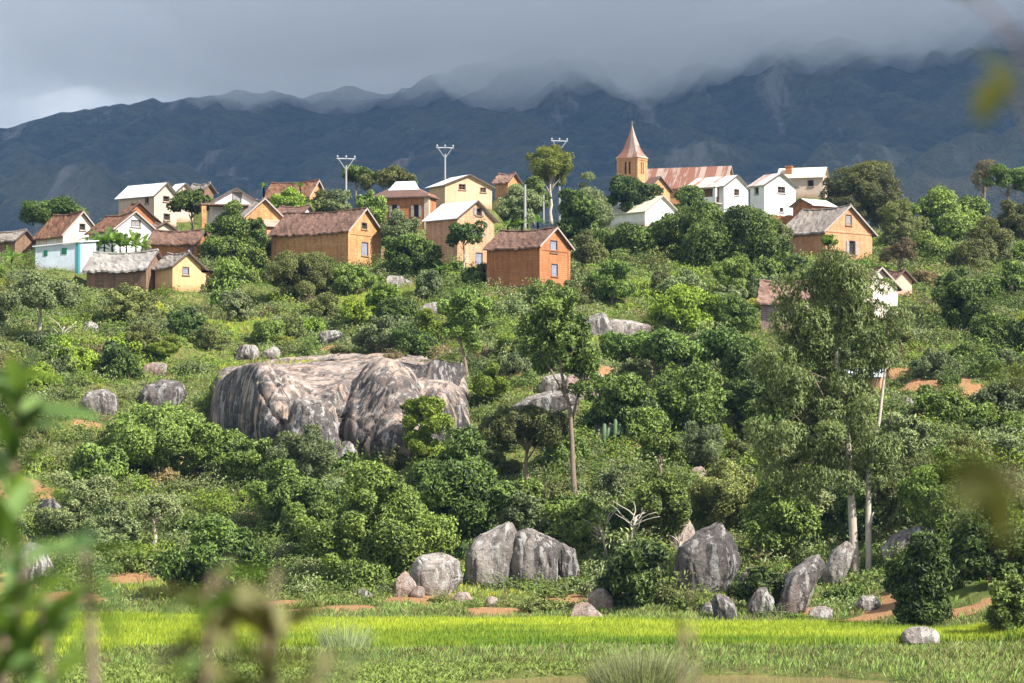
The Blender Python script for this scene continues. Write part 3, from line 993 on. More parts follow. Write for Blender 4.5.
    H['AA'] = house('white_house', 'white gabled house half hidden behind the crown of the tall pale trunked tree', 'house', 838, 862, 902, 322, 287, 267, 52, M['peach_plaster'], M['thatch_brown'], trim=M['trim_pale'], Y=277)
    H['BB'] = house('small_house', 'small pink plastered hut with dark curved roof edges at the right end of the village', 'house', 884, 894, 914, 296, 281, 269, 56, M['pink_plaster'], M['thatch_brown'], Y=290)
    H['CC'] = house('small_house', 'low shed with a bluish white metal roof behind the tall pale trunked tree', 'house', 846, 880, 888, 392, 376.5, 369, 16, M['mud_pink'], M['metal_bluewhite'], rough=False, thick=.06)
    H['DD'] = house('small_house', 'small house showing only a pinkish roof left of the flat topped tree', 'house', 495, 508, 519, 200, 182, 172.5, 36, M['mud_ochre'], M['tile_pink'], Y=385)
    # church: nave and porch share one root with the tower
    H['CH'] = house('church', 'brick church with a square tower, flared rusty spire and rust streaked long roof', 'church', 639, 724, 737, 208, 187, 165.8, 19, M['church_brick'], M['metal_rust'], rough=False, thick=.1, Y=432, trim=M['trim_pale'])
    H['CHP'] = house('church_porch', '', '', 641, 648, 671, 210, 190, 176.2, 52, M['church_brick'], M['metal_brown'], rough=False, thick=.1, Y=424, root=H['CH'].root, pad=False)
    return H


def finish_village(H):
    for h in HOUSES: h.build()
    # white patch on the hipped roof
    h = H['F']
    s = h.slope
    mb = MB()
    n = 6
    a0, a1 = h.L * 0.24, h.L * 0.70
    v0, v1 = 0.42, 0.985
    pts = []
    for (a, v) in ((a0 - .4, v0), (a1 + .3, v0), (a1 - .3, v1), (a0 + .5, v1)):
        b = -h.over + v * (h.W / 2 + h.over)
        pts.append((a, h.sg * b, h.ha - (1 - v) * (h.W / 2 + h.over) * s))
    mb.add([(x, y - h.sg * 0.0, z + .03) for x, y, z in pts] + [(x, y, z + .09) for x, y, z in pts], [(3, 2, 1, 0), (4, 5, 6, 7), (0, 1, 5, 4), (1, 2, 6, 5), (2, 3, 7, 6), (3, 0, 4, 7)])
    h.extra('roof_patch', mb, M['metal_white'])
    mb = MB(); h.bx(mb, -.05, -.06, -2, .55, .5, h.hw - .1); h.extra('corner_pillar', mb, M['cream_plaster'])
    # corner pillars and string courses of the long ochre house and the orange house
    for k, m in (('A', 'mud_ochre'), ('B', 'mud_orange')):
        h = H[k]
        for lo, hi in (((-.05, -.05), (.75, .30)), ((h.L - .75, -.05), (h.L + .05, .30)), ((-.05, h.W - .3), (.3, h.W + .05))):
            mb = MB()
            h.bx(mb, lo[0], lo[1], -2, hi[0], hi[1], h.hw - .15)
            h.extra('corner_pillar', mb, M[m])
        mb = MB(); h.bx(mb, -.06, .32, h.hw - .55, .05, h.W - .32, h.hw - .43); h.extra('string_course', mb, M[m])
    h = H['B']
    mb = MB(); h.bx(mb, 1.0, -.35, .45, h.L * .62, .05, .62); h.extra('ledge', mb, M['wood'])
    h = H['D']
    mb = MB(); h.bx(mb, -.07, .1, h.hw - .30, .06, h.W - .1, h.hw - .16); h.extra('string_course', mb, M['mud_pink'])
    # yellow cottage lean-to
    h = H['O']
    mb = MB(); h.bx(mb, .5, h.W + .002, -2.5, 3.6, h.W + 1.9, h.hw - .55); h.extra('lean_to_wall', mb, M['yellow_plaster'])
    mb = MB(); w0, w1 = h.W - .25, h.W + 2.3
    mb.beam((2.0, h.sg * w0, h.hw - .02), (2.0, h.sg * w1, h.hw - .62), 3.7, .12, up=(0, 0, 1)); h.extra('lean_to_roof', mb, M['thatch_brown'])
    # porch of the white gabled house
    h = H['P']
    mb = MB(); zp = h.hw - .55
    mb.beam((-1.25, h.sg * (-1.9), zp), (-1.25, h.sg * (h.W + .3), zp + .05), 2.6, .16); h.extra('porch_roof', mb, M['tile_pink'])
    mb = MB(); h.bx(mb, -2.4, -1.75, -2.5, -1.85, -1.2, zp - .09); h.extra('porch_pillar', mb, M['mud_ochre'])
    mb = MB(); h.bx(mb, -2.4, h.W - .2, -2.5, -1.85, h.W + .2, zp - .09); h.extra('porch_pillar', mb, M['mud_ochre'])
    mb = MB(); h.bx(mb, -2.3, -1.19, .2, -2.2, h.W - .22, 1.15); h.extra('railing', mb, M['mud_brown'])
    # rusty lean-to of the narrow ochre gable
    h = H['Q']
    mb = MB(); h.bx(mb, -1.4, h.W * .45, -2.5, -.02, h.W + .2, 1.4); h.extra('lean_to_wall', mb, M['mud_pink'])
    mb = MB(); mb.beam((-1.75, h.sg * (h.W * .75), 1.5), (.1, h.sg * (h.W * .75), 2.5), 3.0, .07); h.extra('lean_to_roof', mb, M['metal_rust'])
    # veranda of the white two storey house: posts, slab, balustrade and a brown panel painting shade on the wall
    h = H['V']
    zf = h.hw * .42
    mb = MB(); h.bx(mb, .3, -1.6, zf - .18, h.L, -.004, zf); h.extra('veranda_floor', mb, M['trim_pale'])
    mb = MB(); h.bx(mb, .3, -1.6, zf, h.L, -1.5, zf + .85); h.extra('balustrade', mb, M['white_plaster'])
    for a in (.35, h.L * .72):
        mb = MB(); h.bx(mb, a, -1.62, zf + .851, a + .45, -1.2, h.hw - .25); h.extra('veranda_post', mb, M['white_plaster'])
    mb = MB(); mb.beam((h.L / 2 + .1, h.sg * .15, h.hw + .03), (h.L / 2 + .1, h.sg * -1.95, h.hw - .42), h.L, .1); h.extra('veranda_roof', mb, M['metal_grey'])
    mb = MB(); h.bx(mb, .9, -.03, zf, h.L * .65, -.004, h.hw - .4); h.extra('veranda_shade_panel', mb, M['mud_brown'])
    # chimney of the long cream house
    h = H['X']
    mb = MB(); h.bx(mb, h.L * .72, h.W * .1, h.hw - .5, h.L * .72 + .95, h.W * .1 + .8, h.ha + .05); h.bx(mb, h.L * .72 - .08, h.W * .1 - .08, h.ha + .051, h.L * .72 + 1.03, h.W * .1 + .88, h.ha + .2)
    h.extra('chimney', mb, M['mud_orange'])
    # church tower
    root = H['CH'].root
    Y = 427.0
    c = at(637.5, 182, Y)
    th = R(33)
    s = F / Y
    w = 19.5 / s / math.cos(th)
    zt = at(637.5, 156.5, Y).z
    zb = c.z - 9
    ang = math.pi - th
    mt = Matrix.Translation(Vector((c.x, c.y, 0))) @ Matrix.Rotation(ang, 4, 'Z')
    rw = Matrix.Translation(root.location) @ Matrix.Rotation(root.rotation_euler.z, 4, 'Z')
    loc = rw.inverted() @ mt
    wd = 10.0 / s / math.sin(th)
    mb = MB()
    # walls with belfry openings cut through
    def face(poly, holes, fn):
        loops = [poly] + holes
        flat = [p for l in loops for p in l]
        mb.add([fn(p[0], p[1], 0) for p in flat], tessellate_polygon([[Vector((p[0], p[1], 0)) for p in l] for l in loops]))
        for l in holes:
            mb.add([fn(p[0], p[1], 0) for p in l] + [fn(p[0], p[1], .35) for p in l], [(i, (i + 1) % len(l), len(l) + (i + 1) % len(l), len(l) + i) for i in range(len(l))])
    def lancet(u, z0, z1, hw):
        return [(u - hw, z0), (u + hw, z0), (u + hw, z1 - hw), (u + hw * .6, z1 - hw * .25), (u, z1), (u - hw * .6, z1 - hw * .25), (u - hw, z1 - hw)]
    z0, z1 = zt - 2.55, zt - .62
    fl = lambda u, z, d: (u, -d, z)
    fg = lambda u, z, d: (d, -u, z)
    hl = [lancet(w * .40, z0, z1, .17), lancet(w * .60, z0, z1, .17)]
    hg = [lancet(wd * .42, z0, z1, .17), lancet(wd * .62, z0, z1, .17)]
    face([(0, zb), (w, zb), (w, zt), (0, zt)], hl, fl)
    face([(0, zb), (wd, zb), (wd, zt), (0, zt)], hg, fg)
    mb.add([(0, -wd, zb), (w, -wd, zb), (w, -wd, zt), (0, -wd, zt), (w, 0, zb), (w, 0, zt)], [(0, 1, 2, 3), (1, 4, 5, 2)])
    mb.add([(0, 0, zt), (w, 0, zt), (w, -wd, zt), (0, -wd, zt)], [(0, 1, 2, 3)])
    tw = mb.build('tower', M['church_brick'], root, mtx=loc)
    for fn, hs in ((fl, hl), (fg, hg)):
        for l in hs:
            q = MB()
            uu = [p[0] for p in l]; u0, u1 = min(uu), max(uu)
            q.add([fn(u0, z0, .3), fn(u1, z0, .3), fn(u1, z1, .3), fn(u0, z1, .3)], [(0, 1, 2, 3)])
            n = 6
            for k in range(n):
                zz = z0 + (z1 - z0) * (k + .5) / n
                q.add([fn(u0, zz - .10, .12), fn(u1, zz - .10, .12), fn(u1, zz + .06, .26), fn(u0, zz + .06, .26)], [(0, 1, 2, 3)])
            q.build('louvre', M['shutter_grey'] if fn is fg else M['inside'], tw)
    q = MB()
    for (a0, b0, a1, b1) in ((-.12, .12, w + .12, -.004), (-.12, -.004, -.002, -wd - .12)):
        q.box((min(a0, a1), min(b0, b1), zt - .42), (max(a0, a1), max(b0, b1), zt - .16))
    for a in (-.08, w - .3):
        q.box((a, .002, zb), (a + .38, .09, zt - .42))
    q.box((-.09, -wd - .05, zb), (-.002, -wd + .3, zt - .42)); q.box((-.09, -.34, zb), (-.002, .0, zt - .42))
    q.build('cornice', M['church_brick'], tw)
    # flared pyramid spire with metal sheets
    tip = at(631, 126.5, Y + 3).z
    hs = tip - zt
    prof = [(1.14, -.02), (0.80, .14), (0.60, .28), (0.42, .48), (0.22, .72), (0.035, 1.0)]
    q = MB()
    vs, fs = [], []
    for k, (r, t) in enumerate(prof):
        for (sx, sy) in ((-1, -1), (1, -1), (1, 1), (-1, 1)):
            vs.append((w / 2 + sx * r * w / 2, -wd / 2 + sy * r * wd / 2, zt + t * hs))
    for k in range(len(prof) - 1):
        for i in range(4): fs.append((k * 4 + i, k * 4 + (i + 1) % 4, k * 4 + 4 + (i + 1) % 4, k * 4 + 4 + i))
    fs.append((3, 2, 1, 0)); fs.append(tuple(len(vs) - 4 + i for i in range(4)))
    q.add(vs, fs)
    sp = q.build('spire', M['metal_rust'], root, mtx=loc)
    q = MB(); cx, cyy, cz = w / 2, -wd / 2, zt + hs
    q.beam((cx, cyy, cz - .1), (cx, cyy, cz + .75), .09, .09, up=(1, 0, 0)); q.beam((cx - .25, cyy, cz + .45), (cx - .046, cyy, cz + .45), .08, .08); q.beam((cx + .046, cyy, cz + .45), (cx + .25, cyy, cz + .45), .08, .08)
    q.build('cross', M['trim_pale'], sp)


def blue_shed():
    """pale blue flat roofed shed with green shutters"""
    P = hit(78, 274)
    s = F / P.y
    th = R(16)
    root = tag(empty('flat_roofed_house', P, math.pi - th), 'pale blue flat roofed house with green shutters and a turquoise corner', 'house')
    L, W = 45 / s / math.cos(th), 12 / s / math.sin(th)
    W = min(W, 4.5)
    h0 = at(78, 243, P.y).z - P.z
    mb = MB().box((0, 0, -2.5), (L, W, h0)) if False else MB()
    mb.add([(0, 0, -2.5), (L, 0, -2.5), (L, -W, -2.5), (0, -W, -2.5), (0, 0, h0), (L, 0, h0 - .35), (L, -W, h0 + .2), (0, -W, h0 + .45)],
           [(0, 1, 5, 4), (1, 2, 6, 5), (2, 3, 7, 6), (3, 0, 4, 7), (4, 5, 6, 7)])
    mb.build('wall', M['blue_plaster'], root)
    mb = MB()
    o = .25
    top = [(-o, o, h0 + .06), (L + o, o, h0 - .32), (L + o, -W - o, h0 + .28), (-o, -W - o, h0 + .58)]
    mb.add(top + [(x, y, z + .1) for x, y, z in top], [(3, 2, 1, 0), (4, 5, 6, 7), (0, 1, 5, 4), (1, 2, 6, 5), (2, 3, 7, 6), (3, 0, 4, 7)])
    mb.build('roof', M['metal_white'], root)
    for (px, py, w, h) in ((63.5, 251, 5.5, 6), (44, 253, 4, 5.5)):
        u = (78 - px) / s / math.cos(th)
        z = at(px, py, P.y + u * math.sin(th)).z - P.z
        q = MB().box((u - w / s / 2, .004, z - h / s / 2), (u + w / s / 2, .06, z + h / s / 2))
        wo = q.build('shutter', M['shutter_green'], root)
        q = MB()
        for k in (-1, 0, 1): q.box((u - w / s / 2 + .05, .062, z + k * h / s / 3.4 - .05), (u + w / s / 2 - .05, .085, z + k * h / s / 3.4 + .05))
        q.build('batten', M['shutter_green'], wo)
    q = MB().box((-.06, -.5, -2.4), (.25, .05, h0 - .02))
    q.build('corner_pillar', M['turquoise'], root)
    PROTECT.append((33, 236, 88, 268, P.y))
    PADS.append((P.x - L / 2, P.y + W / 2, P.z, L * .62))


def mud_walls():
    for (x0, x1, yt, yb, m, label) in ((379, 402, 250, 262, 'mud_pink', 'low pinkish mud wall running right from the long ochre house'),
                                      (768, 794, 215, 230, 'mud_orange', 'crumbling orange brick wall below the tall white house')):
        P = hit((x0 + x1) / 2, yb)
        s = F / P.y
        L, h = (x1 - x0) / s * 1.1, (yb - yt) / s
        root = tag(empty('garden_wall', P, R(-8)), label, 'wall')
        mb = MB()
        n = 14
        rg = random.Random(int(x0))
        tops = [h + rg.uniform(-.18, .05) for _ in range(n + 1)]
        for i in range(n):
            a, b = -L / 2 + L * i / n, -L / 2 + L * (i + 1) / n
            mb.add([(a, -.2, -1.5), (b, -.2, -1.5), (b, .2, -1.5), (a, .2, -1.5), (a, -.2, tops[i]), (b, -.2, tops[i + 1]), (b, .2, tops[i + 1]), (a, .2, tops[i])],
                   [(0, 1, 5, 4), (2, 3, 7, 6), (4, 5, 6, 7)] + ([(3, 0, 4, 7)] if i == 0 else []) + ([(1, 2, 6, 5)] if i == n - 1 else []))
        mb.build('wall_body', M[m], root)
        q = MB().box((-L / 2, -.26, -1.5), (L / 2, .26, .12)); q.build('footing', M[m], root)


def utility_poles():
    for (px, yt, yb, Y, label) in ((346, 158, 196, 360, 'short white concrete utility pole with a forked top, left of two'),
                                   (445, 147, 186, 385, 'tall white concrete utility pole with a forked top behind the tan house'),
                                   (559.5, 140, 212, 398, 'utility pole mostly hidden in the flat topped tree with its crossarm showing above')):
        P = at(px, yb, Y)
        s = F / Y
        H = (yb - yt) / s
        root = tag(empty('utility_pole', (P.x, Y, P.z), R(12)), label, 'utility pole', 'utility poles above the village')
        q = MB(); q.tube([(0, 0, -3), (0, 0, H * .5), (0, 0, H - .9)], [.16, .13, .10], 8); q.build('pole', M['concrete'], root)
        q = MB()
        for sd in (-1, 1): q.beam((sd * .1, 0, H - 1.35), (sd * .95, 0, H - .12), .08, .08, up=(0, 1, 0))
        q.build('brace', M['concrete'], root)
        q = MB(); q.box((-1.2, -.06, H - .10), (1.2, .06, H + .02)); arm = q.build('crossarm', M['insulator'], root)
        for u in (-1.1, 0, 1.1):
            q = MB(); q.tube([(u, 0, H + .04), (u, 0, H + .16), (u, 0, H + .26), (u, 0, H + .36)], [.05, .11, .11, .05], 8); q.build('insulator', M['insulator'], arm, smooth=True)
    tops = [at(346, 159, 360), at(445, 148, 385), at(559.5, 141, 398)]
    for k, (p, q) in enumerate(zip(tops[:-1], tops[1:])):
        mb = MB()
        for off in (-.9, .9):
            pts = []
            for i in range(13):
                t = i / 12
                v = p.lerp(q, t) + Vector((off * .2, off, -1.1 * 4 * t * (1 - t)))
                pts.append(v - p)
            mb.tube(pts, [.012] * 13, 4)
        o = mb.build('power_cable', M['trim_dark'], None); o.location = p
        tag(o, ('thin sagging power cables between the two forked utility poles', 'thin sagging power cables running from the tall pole to the flat topped tree')[k], 'cable')
    for (px, yt, yb, Y, w, label) in ((525, 185, 214, 372, .2, 'plain grey post without arms left of the flat topped tree'), (543.5, 195, 212, 380, .16, 'short grey post close to the flat topped tree trunk'),
                                      (87, 239, 268, 306, .16, 'thin white post at the corner of the pale blue house')):
        P = at(px, yb, Y)
        s = F / Y
        H = (yb - yt) / s
        root = tag(empty('post', P), label, 'post')
        q = MB(); q.tube([(0, 0, -3), (0, 0, H)], [w, w * .8], 8); q.build('shaft', M['concrete'], root)
        q = MB(); q.tube([(0, 0, H), (0, 0, H + .07)], [w * .95, w * .95], 8); q.build('cap', M['concrete'], root)

# ------------------------------------------------------------------ foliage
def unit(v):
    return v / np.maximum(np.linalg.norm(v, axis=-1, keepdims=True), 1e-9)


def leaf_quads(cen, nrm, length, width, r, droop=0.0):
    """rhombic leaves: centres, facing directions, sizes -> (4n,3) corners"""
    n = len(cen)
    t = r.normal(size=(n, 3))
    if droop > 0:
        t = t * (1 - droop) + np.array([0, 0, -2.2]) * droop
    a = unit(np.cross(np.cross(nrm, t), nrm) + 1e-6)
    b = np.cross(nrm, a)
    L = (length * r.uniform(0.7, 1.3, n))[:, None]
    W = (width * r.uniform(0.7, 1.3, n))[:, None]
    bend = nrm * L * 0.18
    return np.stack([cen - a * L / 2 - bend, cen - b * W / 2, cen + a * L / 2 - bend, cen + b * W / 2], 1)


def foliage_mesh(name, quads, soft, tone, mat, tris=None):
    n = len(quads)
    me = np_mesh(name, quads.reshape(-1, 3), np.arange(n * 4).reshape(n, 4))
    attr(me, 'soft_normal', np.repeat(soft, 4, 0))
    attr(me, 'leaf_tone', np.repeat(tone, 4))
    me.materials.append(mat)
    return me


KINDS = {  # leaf length, width, lobes, lobe radius, cover, droop, softness of clumps, flatness
    'mango':  dict(L=.34, W=.15, lobes=34, lr=.26, cover=2.6, droop=.15, mat='mango'),
    'mid':    dict(L=.27, W=.14, lobes=36, lr=.25, cover=2.3, droop=.05, mat='mid'),
    'bright': dict(L=.26, W=.14, lobes=28, lr=.27, cover=2.6, droop=.05, mat='bright'),
    'yellow': dict(L=.26, W=.13, lobes=24, lr=.27, cover=2.4, droop=.0, mat='yellow'),
    'olive':  dict(L=.24, W=.10, lobes=44, lr=.21, cover=1.9, droop=.0, mat='olive'),
    'grey':   dict(L=.23, W=.11, lobes=40, lr=.22, cover=1.9, droop=.0, mat='grey'),
    'dry':    dict(L=.26, W=.07, lobes=34, lr=.24, cover=1.3, droop=.0, mat='dry'),
    'euca':   dict(L=.34, W=.085, lobes=60, lr=.15, cover=1.7, droop=.45, mat='euca'),
    'pine':   dict(L=.26, W=.10, lobes=26, lr=.22, cover=2.2, droop=.0, mat='pine'),
}


def crown_arrays(kind, rx, ry, rz, r, leafscale=1.0, lobes=None, dense=1.0, flat_base=0.45, centers=None, bushy=False):
    """leaf clumps scattered over uneven lobes that fill an ellipsoid; returns corners, soft normals, tone, lobe centres"""
    k = KINDS[kind]
    nl = lobes or k['lobes']
    if centers is None:
        d = unit(r.normal(size=(nl, 3)))
        if not bushy: d[:, 2] = np.where(d[:, 2] < -0.35, -d[:, 2] * 0.6, d[:, 2])
        rad = r.uniform(0.42, 0.86, nl) ** 0.8
        rad[: nl // 6] *= 0.45
        rad *= 0.62 + 0.72 * vnoise(d[:, 0] * 1.5 + rx * 7, d[:, 1] * 1.5 + ry * 5, d[:, 2] * 1.5, 3)       # lopsided outline
        c = d * rad[:, None]
        if not bushy: c[:, 2] = np.where(c[:, 2] < 0, c[:, 2] * flat_base / 0.5, c[:, 2])
        else:
            wide = np.where(c[:, 2] < 0, 1.18, 1.0); c[:, 0] *= wide; c[:, 1] *= wide
        c = c * np.array([rx, ry, rz])
        mean = (rx * ry * rz) ** (1 / 3)
        lr = mean * k['lr'] * r.uniform(0.55, 1.5, nl)
    else:
        c, lr = centers
        nl = len(c)
    L, W = k['L'] * leafscale, k['W'] * leafscale
    area = 4 * np.pi * lr ** 2
    cnt = np.maximum(12, (area * k['cover'] * dense * 0.62 / (L * W * 0.5)).astype(int))
    cnt = np.minimum(cnt, 2600)
    idx = np.repeat(np.arange(nl), cnt)
    n = len(idx)
    dd = r.normal(size=(n, 3))
    dd[:, 2] = dd[:, 2] + 0.35
    dd = unit(dd)
    # lumpy clumps within each lobe
    rr = lr[idx] * (0.62 + 0.42 * r.random(n) ** 0.6)
    fr = 2.3 / np.maximum(lr[idx], .3)
    p0 = c[idx] + dd * lr[idx][:, None]
    lump = vnoise(p0[:, 0] * fr, p0[:, 1] * fr, p0[:, 2] * fr, 5) * .6 + vnoise(p0[:, 0] * fr * 2.3, p0[:, 1] * fr * 2.3, p0[:, 2] * fr * 2.3, 6) * .4
    rr = rr * (0.55 + 0.85 * lump)
    keep = (lump + r.random(n) * 0.5) > 0.42
    pos = c[idx] + dd * rr[:, None] * np.array([1.08, 1.08, 0.88])
    # drop leaves buried deep inside other lobes
    for j in range(nl):
        q = np.linalg.norm(pos - c[j], axis=1) < lr[j] * 0.58
        keep &= ~(q & (idx != j))
    pos, dd, idx = pos[keep], dd[keep], idx[keep]
    n = len(pos)
    ctr = np.array([0, 0, -0.25 * rz])
    outw = unit((pos - ctr) / np.array([rx, ry, rz]))
    soft = unit(dd * 0.75 + outw * 0.55 + np.array([0, 0, .15]))
    nrm = unit(soft * 0.8 + r.normal(size=(n, 3)) * 0.62)
    q = leaf_quads(pos, nrm, L, W, r, k['droop'])
    tone = np.clip(0.5 + 0.35 * (r.random(nl)[idx] - 0.5) * 2 * 0.6 + r.normal(size=n) * 0.30, 0, 1)
    return q, soft, tone, c, lr


def limb(mb, p, q, r0, r1, rg, n=5, wob=0.08, sides=6):
    p, q = Vector(p), Vector(q)
    L = (q - p).length
    pts, rs = [], []
    for i in range(n + 1):
        t = i / n
        w = wob * L * math.sin(math.pi * t)
        pts.append(p.lerp(q, t) + Vector((rg.uniform(-w, w), rg.uniform(-w, w), 0.12 * L * math.sin(math.pi * t) * 0.6)))
        rs.append(r0 + (r1 - r0) * t)
    mb.tube(pts, rs, sides)


TREES = []


def tree(px, pyb, wpx, pyt, kind, label, cat='tree', name=None, trunk=0.25, bark='bark', lean=0.0, dense=1.0, Y=None, leafscale=1.0, trunk_r=None, sink=0.15, depth=0.9, lobes=None, mat=None):
    """a tree given by where its foot, width and top stand in the picture; built at real size on the ground there"""
    P = hit(px, pyb) if Y is None else at(px, pyb, Y)
    s = F / P.y
    W, H = wpx / s, (pyb - pyt) / s
    sd = int(px * 37 + pyb * 11)
    r, rg = np.random.default_rng(sd), random.Random(sd)
    bushy = trunk <= .16
    ch = H * (1.04 if bushy else 1 - trunk * .8)
    rx, ry, rz = W / 2 * (1.0 if bushy else 1.06), W / 2 * depth, ch / 2
    cz = H - rz * .96
    root = tag(empty(name or 'tree', P, 0), label, cat)
    q, soft, tone, c, lr = crown_arrays(kind, rx, ry, rz, r, leafscale * rg.uniform(.78, 1.22) * (1.0 if P.y < 330 else 1.2), dense=dense, lobes=lobes or int(KINDS[kind]['lobes'] * (1.25 if bushy else 1)), bushy=bushy)
    off = np.array([lean * W, 0, cz])
    q = q + off
    me = foliage_mesh('crown', q, soft, tone, M[mat or KINDS[kind]['mat']])
    link(bpy.data.objects.new('crown', me), root)
    mb = MB()
    tr = trunk_r or max(0.08, 0.018 * H + 0.010 * W)
    top = Vector((lean * W, 0, cz + rz * 0.35))
    fork = Vector((lean * W * 0.6, 0, max(H * trunk * 0.9, 0.25 * H)))
    bx_, by_ = rg.uniform(-.25, .25) * tr * 3, rg.uniform(-.2, .2)
    mb.tube([(0, 0, -0.6), (0, 0, 0.02), (fork.x * .35 + bx_, by_, fork.z * .4), (fork.x * .75 - bx_ * .6, by_ * .5, fork.z * .75), tuple(fork), tuple(fork.lerp(top, .33) + Vector((bx_, 0, 0))), tuple(fork.lerp(top, .7)), tuple(top)], [tr * 1.45, tr * 1.1, tr * .92, tr * .85, tr * .7, tr * .5, tr * .3, tr * .12], 9)
    order = sorted(range(len(c)), key=lambda i: -lr[i])[: 9 if W > 3 else 5]
    for i in order:
        e = Vector(c[i] + off)
        st = fork.lerp(top, rg.uniform(0.0, 0.45))
        limb(mb, st, e, tr * .36, tr * .08, rg, 4, .1, 5)
    mb.build('trunk', M[bark], root, smooth=True)
    TREES.append((px, pyb, wpx, pyt, P.y))
    return root


# --- shrubs: a few shapes per kind, copied
SHRUB_MESH = {}


def shrub_mesh(kind, v, big):
    key = (kind, v, big)
    if key not in SHRUB_MESH:
        r = np.random.default_rng(hash(kind) % 1000 if False else sum(map(ord, kind)) * 17 + v * 5 + big)
        nl = (20, 30)[big]
        th, rr = r.uniform(0, 6.283, nl), np.sqrt(r.random(nl)) * 1.0
        hgt = (0.25 + .75 * vnoise(np.cos(th) * rr * 1.4 + v * 3, np.sin(th) * rr * 1.4, 0, v)) * (1.15 - .55 * rr)
        cc = np.stack([np.cos(th) * rr, np.sin(th) * rr * .95, r.uniform(.05, 1, nl) ** .6 * hgt], -1)
        q, soft, tone, c, lr = crown_arrays(kind, 1.25, 1.15, 0.9, r, (0.78, 0.6)[big], centers=(cc, r.uniform(.16, .38, nl)))
        q[..., 2] += 0.12
        if kind in ('grey', 'olive', 'dry', 'mid'):                # some upright shoots, ragged outline
            m = 160
            pos = np.stack([r.normal(size=m) * .6, r.normal(size=m) * .6, r.uniform(.5, 1.45, m)], -1)
            nn = unit(r.normal(size=(m, 3)))
            q2 = leaf_quads(pos, nn, .22, .07, r, 0)
            q = np.concatenate([q, q2]); soft = np.concatenate([soft, unit(nn + [0, 0, 1.2])]); tone = np.concatenate([tone, r.random(m)])
        SHRUB_MESH[key] = foliage_mesh(kind + '_shrub', q, soft, tone, M[KINDS[kind]['mat']])
    return SHRUB_MESH[key]


def shrub(px, pyb, w, h, kind, label, group=None, name='shrub', P=None, v=0, rz=None, cat='shrub'):
    P = P or hit(px, pyb)
    o = bpy.data.objects.new(name, shrub_mesh(kind, v, 1 if w > 3.2 else 0))
    o.location = P - Vector((0, 0, 0.12 * h))
    o.scale = (w / 2.5, w / 2.5 * 0.95, h / 1.5)
    o.rotation_euler = (0, 0, (px * 1.7) % 6.28 if rz is None else rz)
    tag(link(o), label, cat, group)
    return o


# --- banana plants
def banana(px, pyb, hpx, label, Y=None, group=None, seed=0):
    P = hit(px, pyb) if Y is None else at(px, pyb, Y)
    s = F / P.y
    H = hpx / s
    rg = random.Random(seed + int(px * 3))
    root = tag(empty('banana_plant', P, rg.uniform(0, 6)), label, 'banana plant', group)
    mb = MB(); mb.tube([(0, 0, -.4), (0.02, 0, H * .25), (.03, .02, H * .5)], [.14, .11, .07], 7)
    mb.build('stem', M['banana'], root, smooth=True)
    me_v, soft, tone = [], [], []
    for k in range(8):
        a = k * 2.4 + rg.uniform(-.3, .3)
        up = rg.uniform(.35, 1.25)
        L = H * rg.uniform(.5, .72)
        d = np.array([math.cos(a), math.sin(a), 0])
        side = np.array([-d[1], d[0], 0])
        prev = None
        N = 7
        for i in range(N + 1):
            t = i / N
            hh = H * .48 + L * (math.sin(up) * t - 0.55 * t * t * (1.25 - up * .6))
            p = d * (L * math.cos(up) * t + .05) + np.array([0, 0, hh])
            w = L * .13 * math.sin(math.pi * min(1, t * .93 + .07)) ** .6 + .01
            fold = np.array([0, 0, w * .35])
            row = (p - side * w + fold, p, p + side * w + fold)
            if prev is not None:
                for j in (0, 1):
                    gap = .88 if rg.random() < .5 else 1.0
                    me_v.append([prev[j], prev[j + 1], row[j + 1] * gap + prev[j + 1] * (1 - gap), row[j] * gap + prev[j] * (1 - gap)])
                    soft.append([d[0] * .3, d[1] * .3, .9]); tone.append(rg.uniform(.2, 1))
            prev = row
    me = foliage_mesh('leaves', np.array(me_v), np.array(soft), np.array(tone), M['banana'])
    link(bpy.data.objects.new('leaves', me), root)
    return root


